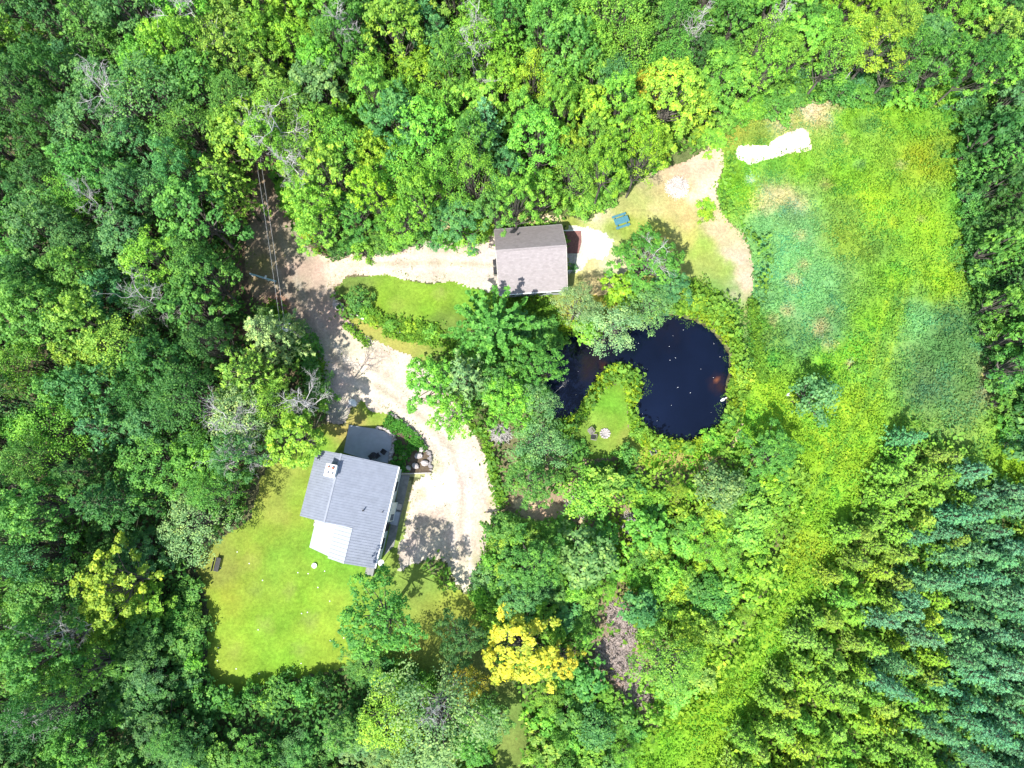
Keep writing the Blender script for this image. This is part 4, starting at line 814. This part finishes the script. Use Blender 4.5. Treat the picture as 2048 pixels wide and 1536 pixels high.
# green weed floating along the shore
q = rng.uniform(POND.min(0), POND.max(0), (9000, 2)); dq = sdf(q[:, 0], q[:, 1], POND); q = q[(dq > 0) & (dq < .15 + 1.3 * np.clip(fbm(q[:, 0] * .5, q[:, 1] * .5, 88) - .42, 0, 1) * 3) & (rng.random(len(q)) < .75)]
V, Q = leaves(np.c_[q, np.full(len(q), -.085)], np.tile((0, 0, 1.), (len(q), 1)) + rng.normal(size=(len(q), 3)) * .08, .17 * rng.uniform(.5, 1.5, len(q)), .13, rng)
tag(mesh_np('pond_weed', V, Q, M_GRASS, attrs={'tint': np.repeat(rng.random(len(q)) * .6, 4)}, col=np.tile((.06, .11, .03), (len(V), 1))), 'thin fringe of dark green weed floating along the pond shore', 'pond weed', kind='stuff')
# specks floating on the water
n = 28; q = rng.uniform(POND.min(0), POND.max(0), (900, 2)); q = q[sdf(q[:, 0], q[:, 1], POND) > .6][:n]
V, Q = leaves(np.c_[q, np.full(len(q), -.09)], np.tile((0, 0, 1.), (len(q), 1)) + rng.normal(size=(len(q), 3)) * .05, rng.uniform(.03, .12, len(q)), .06, rng)
tag(mesh_np('floating_petals', V, Q, M_TRIM), 'tiny pale petals and leaves floating on the pond', 'petals', kind='stuff')
n = 26; hl = HOUSE_LAWN; q = rng.uniform(PP([(420, 1100)])[0] * [1, 1] + [0, -16], PP([(700, 1100)])[0] + [0, 0], (n, 2))
V, Q = leaves(np.c_[q, np.full(n, .06)], np.tile((0, 0, 1.), (n, 1)), .14, .13, rng); tag(mesh_np('lawn_flowers', V, Q, M_TRIM), 'scattered white clover heads on the big lawn', 'lawn flowers', kind='stuff')
# driveway pole gate
A, B = P(499, 547, 1.0), P(552, 563, 1.0); c = (A + B) / 2; e = thing('pole_gate', (c[0], c[1], 0), 'pale blue pipe gate standing open at the left side of the drive', 'gate', rz=math.atan2(B[1] - A[1], B[0] - A[0])); L = float(np.linalg.norm(B - A))
M_PIPE = mat_plain('pale_blue_pipe', (.42, .60, .62), .1, 4, .5)
MB().tube([(-L / 2, 0, 1.0), (L / 2, 0, 1.0)], [.11, .11], 8).build('bar', M_PIPE, e); MB().tube([(-L / 2, 0, .62), (L * .3, 0, .62)], [.05, .05], 8).build('bar', M_PIPE, e)
for xx in (-L / 2 + .1, .35): MB().box(xx, 0, 0, .12, .12, 1.12).build('post', M_TRIM, e)
MB().box(.35, .1, 1.12, .22, .45, .05).build('bracket', M_TRIM, e)
# utility poles and wires
def pole(u, v, h, lb, crossrz):
    p = P(u, v, h); e = thing('utility_pole', (p[0], p[1], 0), lb, 'utility pole', 'utility poles')
    MB().tube([(0, 0, -.3), (0, 0, h)], [.17, .12], 10).build('shaft', M_WOODG, e, smooth=True)
    a = crossrz; MB().box(0, 0, h - .55, 1.4, .10, .10, a).build('crossarm', M_WOODG, e)
    t_ = MB(); t_.cyl(-.3 * math.sin(a), .0 - .3 * math.cos(a), h - 1.6, .22, .22, .75, 14); t_.cyl(-.3 * math.sin(a), -.3 * math.cos(a), h - .85, .22, .12, .12, 14); t_.build('transformer', M_TRIM, e)
    for s in (-.62, 0.1, .62): MB().cyl(s * math.cos(a), s * math.sin(a), h - .45, .05, .03, .16, 8).build('insulator', M_TRIM, e)
    return p
pA = pole(564, 647, 9.5, 'weathered utility pole with white transformer beside the drive', .15)
pB = pole(470, 40, 11.5, 'utility pole almost hidden in the woods at the top', .15)
pC = P(620, 1000, 7)
for i, (s, dz) in enumerate(((-.28, 0), (0.18, .02))):
    A = np.array((pA[0] + s, pA[1] + s * .15, pA[2] - .27)); B = np.array((pB[0] + s, pB[1] + s * .15, pB[2] - .27))
    pts = [A + (B - A) * t - np.array((0, 0, 1.1 * 4 * t * (1 - t) * .5)) for t in np.linspace(0, 1, 17)]
    o = MB().tube(pts, [.012] * 17, 5).build('power_wire', mat_plain('aluminium_wire', (.38, .38, .38), .05, 3, .5)); tag(o, 'thin grey power wire above the shaded drive, %s of the pair' % ['left', 'right'][i], 'power wire', 'power wires')

# ================================================================== TREES set by eye
hand = [  # u, v, r(px), kind, tone, height, label
 (985,655,98,'fan','G',11.5,'big mid green maple below the garage with leafy fingers'),(925,755,76,'pine','P',12.5,'pale sage pine left of the pond, lowest of the fringe trees'),(862,765,60,'broad','L',11,'light green maple overhanging the bend of the drive'),
 (1078,735,58,'broad','G',10.5,'mid green tree between the big maple and the pond inlet'),(1020,800,62,'broad','L',11,'light green tree left of the pond inlet'),(905,825,50,'broad','L',10,'light green tree at the drive edge above the gravel turn'),
 (1075,800,48,'airy','S',11,'grey-green tree leaning over the left tip of the pond'),(1082,885,66,'airy','S',12,'grey-green tree on the left of the peninsula lawn'),(1060,960,55,'broad','G',10,'mid green tree right of the gravel turning area'),(1005,765,48,'broad','G',10,'mid green tree hemmed in behind the big maple'),
 (1155,605,52,'airy','P',10,'pale willowy tree touching the lower right garage corner'),(1225,650,68,'airy','P',10,'pale sage tree hanging over the top of the pond'),(1305,610,52,'airy','S',9,'grey-green tree at the upper pond bank'),(1300,520,78,'broad','G',10.5,'dark grey-green tree with bare twigs right of the garage'),
 (1245,575,42,'young','Y',6,'yellow-green small tree between garage and pond'),(1180,650,38,'young','L',6,'light green small tree behind the pale willowy trees'),(1340,572,45,'broad','B',8.5,'bluish green tree casting shade on the yard'),
 (1642,792,50,'shrub','B',6.5,'lone round tree standing in the open meadow'),(1045,1300,86,'star','K',10,'golden yellow maple standing out below the drive'),(1128,1322,38,'star','K',8,'small golden tree joined to the right of the golden maple'),
 (755,1240,88,'broad','G',13.5,'round mid green tree at the bottom right of the lawn'),(725,1320,45,'broad','G',6,'mid green tree on the lower edge of the lawn'),(865,1450,120,'airy','S',14,'huge grey-green tree at the bottom left of centre'),(780,1440,70,'airy','U',12,'yellowing tree beside the huge grey-green one at the bottom'),
 (580,875,72,'star','U',12,'yellow-green maple reaching towards the house chimney'),(480,830,75,'airy','P',14,'pale tree with bare grey twigs left of the drive'),(520,660,72,'pine','P',15,'pale feathery pine hiding the foot of the utility pole'),(545,810,60,'airy','W',13,'olive tree between the pine and the yellow-green maple'),
 (400,920,80,'broad','G',12,'broad mid green tree at the upper left of the lawn'),(380,1050,75,'airy','S',10,'grey-green tree overhanging the left end of the lawn'),(210,1170,80,'star','U',14,'yellow-tipped maple in the woods left of the lawn'),(190,780,80,'broad','B',16,'bluish green crown in the middle of the left woods'),
 (970,235,52,'pine','T',17,'pale blue-green pine among broadleaf trees above the garage'),(1180,220,60,'broad','Y',14,'rounded yellow-green tree in the woods above the garage'),(1235,160,55,'airy','B',14,'smooth bluish tree left of the golden one at the top'),(1290,170,48,'airy','K',12,'thin golden yellow tree in the upper woods'),(1275,235,35,'airy','U',11,'yellowing tree just below the thin golden one'),
 (1810,40,50,'airy','U',12,'yellow-green tree touching the top edge at the right'),(1390,200,60,'broad','Y',10,'bright yellow-green tree above the tan clearing'),(1310,290,55,'broad','Y',9,'bright yellow-green tree at the upper left of the clearing'),(915,435,62,'broad','B',9,'bluish green tree overlapping the upper left of the garage'),
 (990,410,45,'broad','G',12,'mid green tree above the garage roof'),(800,435,55,'broad','L',9,'light green tree on the upper side of the garage drive'),(630,455,52,'broad','L',9,'light green tree where the garage drive begins'),(708,420,55,'broad','G',9.5,'mid green tree above the start of the garage drive'),
 (620,400,60,'broad','L',14,'light green tree right of the shaded drive'),(1150,340,60,'airy','W',12,'olive tree above the yard edge'),(1080,380,55,'broad','L',12,'light green tree above the right end of the garage'),(1210,330,45,'broad','L',9,'light green tree at the yard edge above the picnic table'),
 (300,520,70,'broad','L',15,'light green tree in the woods level with the gate'),(380,420,85,'broad','G',15,'spreading mid green tree left of the shaded drive'),(290,180,100,'airy','B',17,'large bluish tree in the top left woods'),(80,460,75,'broad','B',16,'bluish green tree at the left edge'),
 (790,240,75,'broad','B',16,'rounded bluish green tree right of the power line woods'),(560,210,75,'airy','W',16,'olive tree with bare twigs beside the power line'),(600,310,75,'airy','W',15,'olive tree with bare twigs right of the top of the drive'),
 (1450,975,50,'young','S',7,'grey-green bushy tree below the right end of the pond'),(1545,905,55,'broad','G',7,'dark tree between pond path and mown strip'),(1180,1120,60,'young','S',9,'grey-green tree in the brush right of the turning area'),(1300,1060,45,'young','L',6,'light green bush right of the grey brush pile'),
 (1060,1130,60,'broad','G',9,'mid green tree right of the tail of the drive'),(1040,1200,50,'broad','B',8,'bluish tree above the golden maple'),(1285,1220,42,'young','B',7,'round bluish tree right of the cleared strip'),(1340,1330,70,'airy','W',9,'olive tree right of the brush strip'),
 (920,1280,55,'broad','D',9,'dark tree left of the golden maple'),(1180,990,50,'young','L',6,'light green tree between the brush heap and the pond lawn'),(1258,908,24,'shrub','G',3,'small tree at the bottom of the peninsula lawn'),(1215,965,38,'young','W',6,'olive small tree below the lawn chairs'),
]
for u, v, r_p, kd, tn, hh, lb in hand: plant(u, v, r_p, kd, tn, hh, 'hand', lb)
# shrubs set by eye
for u, v, r_p, tn, hh, lb in [(715,598,28,'G',2.2,'dark green shrub on the island lawn by the fork'),(728,622,18,'L',1.4,'small light green shrub below the shrub at the fork'),(1413,412,20,'Y',1.0,'low oval yellow-green mound in the tan yard, upper half'),(1413,428,19,'Y',1.0,'low oval yellow-green mound in the tan yard, lower half'),
    (1490,752,24,'Y',1.8,'yellow-green shrub on the right bank of the pond'),(1495,722,16,'G',1.6,'small green shrub at the end of the mown path'),(1395,600,30,'Y',1.5,'yellow-green shrub at the top right of the pond'),(1440,618,24,'L',1.3,'light green shrub above the right shore'),(1225,738,14,'G',1.0,'small green shrub on the tip of the peninsula'),
    (1265,788,13,'Y',1.1,'yellow-green shrub on the pond side of the peninsula'),(1278,868,20,'L',1.3,'light green shrub at the lower left of the pond'),(1330,890,15,'L',1.2,'light green shrub left on the lower pond bank'),(1378,895,15,'L',1.2,'light green shrub right on the lower pond bank'),(1430,880,24,'L',1.6,'light green shrub at the lower right of the pond'),
    (1460,840,20,'G',1.6,'green shrub at the pond edge beside the duck'),(745,640,15,'Y',1.0,'leftmost shrub of the row under the island lawn'),(780,650,16,'L',1.0,'second shrub of the row under the island lawn'),(820,655,16,'Y',1.1,'third shrub of the row under the island lawn'),(858,662,17,'L',1.2,'rightmost shrub of the row under the island lawn'),(1147,534,11,'B',.8,'dark green clump beside the stepping stones'),
    (630,700,16,'G',1.4,'green shrub at the left side of the drive bend'),(1590,800,14,'Y',1.2,'small shrub left of the lone meadow tree'),(1720,740,20,'L',1.2,'low light green shrub right of the lone meadow tree'),(1150,900,25,'G',1.8,'green shrub at the left foot of the peninsula lawn'),(970,560,0,'G',1,None)]:
    if lb: plant(u, v, r_p, 'shrub', tn, hh, 'hand', lb)

# ------------------------------------------------------------------ fill the woods
TMAP = ["GBLWLGBLGLGGLYGD",
        "DBGGWLLLLBULGGLD",
        "DGGWLLLBLLYLGLLD",
        "GLGGLGLLLLYYYYYD",
        "GGLGWLGLLLSSGGGD",
        "WWGLSLGLGPPGGGGD",
        "GBDWWLGLGSGGGYGG",
        "GDGGUGGGSGLLLLTT",
        "BGGSGGGGGLYWLLTT",
        "GUGGGDGGGLYWWWTT",
        "GGDGGDGKGLLWWTTT",
        "DGDGGSSGGLYLWTTT"]
def tone_at(u, v):
    c = TMAP[int(min(11, max(0, v // 128)))][int(min(15, max(0, u // 128)))]
    if random.random() < .3: c = random.choice({'D': 'DGB', 'G': 'GLBD', 'L': 'LGYW', 'Y': 'YLU', 'K': 'UG', 'B': 'BGS', 'W': 'WSL', 'S': 'SWG', 'P': 'SLG', 'U': 'YWG', 'T': 'TTW'}[c])
    return c
ZONES = {
 'left':   [(-90,-90),(500,-90),(490,330),(440,420),(425,560),(440,640),(500,730),(560,800),(560,860),(520,920),(470,1000),(370,1050),(300,1110),(290,1250),(290,1420),(-90,1420)],
 'top':    [(500,-90),(1350,-90),(1350,230),(1290,290),(1200,340),(1120,375),(1000,390),(930,410),(760,420),(650,430),(600,400),(580,330),(500,290)],
 'topright': [(1350,-90),(2140,-90),(2140,130),(1980,130),(1800,100),(1600,110),(1470,150),(1350,215)],
 'bottom': [(270,1440),(430,1535),(560,1515),(680,1470),(780,1410),(930,1370),(960,1400),(965,1620),(-90,1620),(-90,1420)],
}
ZPHRASE = {'left': 'woods left of the drive', 'leftlow': 'woods left of the lawn', 'top': 'woods above the garage', 'topright': 'woods at the top right', 'bottom': 'woods below the lawn',
           'brush': 'thicket below the pond', 'plantation': 'conifer plantation', 'right': 'dark right-edge woods', 'hem': 'bushes edging the clearings'}
def fill(zone, poly, kinds, rr_, hh_, k, tries, cap, tonef=tone_at, avoid=None):
    poly = np.array(poly, float); n = 0
    for _ in range(tries):
        if n >= cap: break
        u = random.uniform(poly[:, 0].min(), poly[:, 0].max()); v = random.uniform(poly[:, 1].min(), poly[:, 1].max())
        if inpoly(u, v, poly) < 0: continue
        kd = random.choice(kinds); hh = random.uniform(*hh_); rad = random.uniform(*rr_)
        p = P(u, v, hh * (.8 if kd != 'spruce' else .6))
        if crowded(p[0], p[1], rad, k, avoid): continue
        z = zone
        if (180 < u < 1000 and v > 1040) and zone in ('left', 'bottom'): hh = random.uniform(4.5, 7); rad *= .8; p = P(u, v, hh * .8)
        if zone == 'left' and v > 850: z = 'leftlow'
        tn = tonef(u, v)
        if zone in ('top', 'topright') and tn in 'BDS' and random.random() < .6: tn = random.choice('LGW')
        if zone == 'left' and tn in 'LYG' and random.random() < .4: tn = random.choice('DGB')
        if kd == 'pine' and tn in 'KU': tn = 'S'
        if zone == 'plantation' and tn != 'T': hh = random.uniform(4.8, 7.5); rad *= .95
        plant(u, v, rad * F / (H - hh * .8), kd, tn, hh, z); n += 1
    return n
W3 = ['broad'] * 6 + ['airy'] * 2 + ['star'] + ['pine']
BIGK = ('broad', 'airy', 'star', 'pine', 'young')
c1 = fill('left', ZONES['left'], W3, (2.5, 4.5), (13, 18), .50, 9000, 125)
c2 = fill('top', ZONES['top'], W3, (2.4, 4.3), (12, 17), .50, 9000, 115)
c3 = fill('topright', ZONES['topright'], W3, (2.3, 3.8), (8, 13), .50, 6000, 75)
c4 = fill('bottom', ZONES['bottom'], W3, (2.4, 4.2), (9, 13), .50, 6000, 60)
c5 = fill('brush', [(985,1060),(1100,985),(1290,985),(1400,975),(1560,900),(1575,960),(1550,1090),(1505,1210),(1425,1345),(1290,1470),(1220,1600),(1060,1600),(1080,1400),(1150,1380),(970,1250),(960,1180)], ['young'] * 4 + ['airy'], (1.1, 2.4), (2.2, 5.0), .56, 9000, 150, lambda u, v: random.choice('LYWLYG') if u > 1240 else random.choice('GLLGWB'),
          avoid=None)
# keep the cleared strip open: drop fill trees standing on it
for a in list(ALL):
    if a['zone'] == 'brush' and min(math.hypot(a['u'] - x, a['v'] - y) for x, y in ((1238,1225),(1250,1275),(1215,1305),(1250,1335),(1272,1385),(1158,1012),(1262,1045),(1060,1015))) < 50:
        for c in list(a['o'].children): bpy.data.objects.remove(c)
        bpy.data.objects.remove(a['o']); ALL.remove(a)
def ptone(u, v):
    f = vnoise(np.array([u / 110.]), np.array([v / 90.]), 4)[0] * .6 + (u - 1600) / 450 * .75 + (v - 1000) / 500 * .15
    return 'T' if f + random.uniform(-.2, .2) > .87 else random.choice('WWLYLW')
PL = np.array([(1790,890),(1830,855),(1890,890),(1970,950),(2060,1000),(2140,1020),(2140,1640),(1370,1640),(1500,1470),(1585,1320),(1640,1200),(1690,1080),(1735,980)], float)
c6 = 0; pa = R(-28); cand = []
for i in range(-60, 60):
    for j in range(-60, 60):
        x0, y0 = i * 2.15, j * 2.35 + (i % 2) * .5
        x = 45 + x0 * math.cos(pa) - y0 * math.sin(pa) + random.gauss(0, .38); y = -12 + x0 * math.sin(pa) + y0 * math.cos(pa) + random.gauss(0, .38)
        u, v = toPix(x, y, 6.0); u, v = float(u), float(v)
        if -10 < u < 2120 and v < 1610 and inpoly(u, v, PL) > 0: cand.append((u, v))
random.shuffle(cand)
for u, v in cand[:270]:
    tn = ptone(u, v); hh = random.uniform(6.0, 8.6) if tn == 'T' else random.uniform(4.0, 6.2)
    plant(u, v, random.uniform(1.1, 1.65) * F / (H - hh * .6), 'spruce', tn, hh, 'plantation'); c6 += 1
print('PLANT', len(cand))
c7 = fill('right', [(2005,170),(2140,120),(2140,1000),(2110,900),(2075,780),(2060,640),(2015,520)], ['spruce', 'spruce', 'young'], (1.7, 2.6), (7, 11), .58, 4000, 42, lambda u, v: random.choice('DGDB'))
# smaller bushes hemming clearings
hem = [((365,1180),(392,1400)),((400,1415),(650,1385)),((350,1200),(370,1400)),((1360,250),(1440,262)),((1240,345),(1350,290)),((1130,400),(1240,365)),((560,330),(600,430)),((1450,225),(1600,175)),((1650,170),(1950,185)),((700,1350),(860,1380)),((1180,955),(1300,975)),((1030,1040),(992,1200)),((920,700),(1060,640)),((1070,660),(1110,680)),((600,690),(650,800)),((520,620),(590,680)),((1950,200),(1975,600)),((1965,210),(1990,640)),((1990,650),(2040,900)),((2000,250),(2010,600)),((1560,150),(1900,150)),((670,490),(860,470)),((600,440),(670,500)),((870,470),(985,440)),((1470,215),(1640,175))]
for A, B in hem:
    n = max(3, int(math.hypot(B[0] - A[0], B[1] - A[1]) / 22))
    for i in range(n):
        t_ = (i + .5) / n; u = A[0] + (B[0] - A[0]) * t_ + random.uniform(-12, 12); v = A[1] + (B[1] - A[1]) * t_ + random.uniform(-12, 12)
        plant(u, v, random.uniform(18, 36), random.choice(['shrub', 'shrub', 'young']), tone_at(u, v), random.uniform(1.8, 3.6), 'hem')
# dead trees
for i, (u, v, h, s, lb) in enumerate([(205,185,18,1.1,'tall bare grey snag in the top left woods'),(390,30,17,1.2,'bare grey snag at the top edge left of centre'),(692,50,17,.9,'thin pale snag near the top edge above the garage drive'),(955,40,16,.8,'narrow bare snag at the top edge near the middle'),(948,112,15,1.0,'forked pale snag above the blue-green pine'),(545,250,17,1.2,'bare snag beside the power line, upper one'),(600,335,16,1.1,'bare snag right of the shaded drive, lower one'),(462,835,15.5,1.0,'bare white-twigged snag left of the house, left one'),(600,800,13,1.0,'bare white-twigged snag left of the house, right one'),(490,905,14,.9,'short bare snag above the lawn corner'),
    (1395,60,13,.9,'bare grey snag at the top right of centre'),(1745,90,10,.55,'bare snag in the top right woods'),(60,1440,14,.8,'small bare snag at the bottom left corner'),(125,1270,15,.7,'small bare snag low in the left woods'),(875,1420,15,.8,'bare grey top poking from the huge tree at the bottom'),(1305,515,11.5,.8,'bare twiggy top in the dark tree right of the garage'),(180,400,16,.7,'small bare snag at the left of the woods'),(305,600,16,.8,'bare snag in the middle of the left woods'),(1555,25,12,.8,'thin bare snag at the top edge on the right')]):
    p = P(u, v, h * .85); e = thing('dead_tree', (p[0], p[1], 0), lb, 'dead tree', 'dead trees', random.uniform(0, 6)); e.scale = (s, s, h / 14)
    link(bpy.data.objects.new('trunk', DEAD[i % 4]), e)
# fallen grey branch over the inlet
p = P(1130, 775); o = bpy.data.objects.new('dead_branch', DEAD[1]); link(o); o.location = (p[0] - 1.2, p[1] - .6, .1); o.scale = (.14, .14, .14); o.rotation_euler = (0, R(75), R(40)); tag(o, 'small bare white branch leaning over the pond inlet', 'branch')

# ------------------------------------------------------------------ labels of the wood trees: row and place in the row
ORD = ['first', 'second', 'third', 'fourth', 'fifth', 'sixth', 'seventh', 'eighth', 'ninth', 'tenth', 'eleventh', 'twelfth', 'thirteenth', 'fourteenth', 'fifteenth', 'sixteenth', 'seventeenth', 'eighteenth', 'nineteenth', 'twentieth', 'twenty-first', 'twenty-second', 'twenty-third', 'twenty-fourth', 'twenty-fifth']
PER = dict(left=6, leftlow=5, top=11, topright=9, bottom=8, brush=8, plantation=15, right=3, hem=9)
for z in PER:
    L = sorted([a for a in ALL if a['zone'] == z], key=lambda a: a['v'])
    n = PER[z]
    for r0 in range(0, len(L), n):
        for j, a in enumerate(sorted(L[r0:r0 + n], key=lambda a: a['u'])):
            tag(a['o'], '%s %s, %s from left, %s row, %s' % (TWORD[a['tone']], WORD[a['kind']], ORD[j], ORD[min(r0 // n, 24)], ZPHRASE[z]), WORD[a['kind']].split()[-1], ZPHRASE[z])
print('COUNTS', c1, c2, c3, c4, c5, c6, c7, len(ALL), c1 + c2 + c3 + c4)
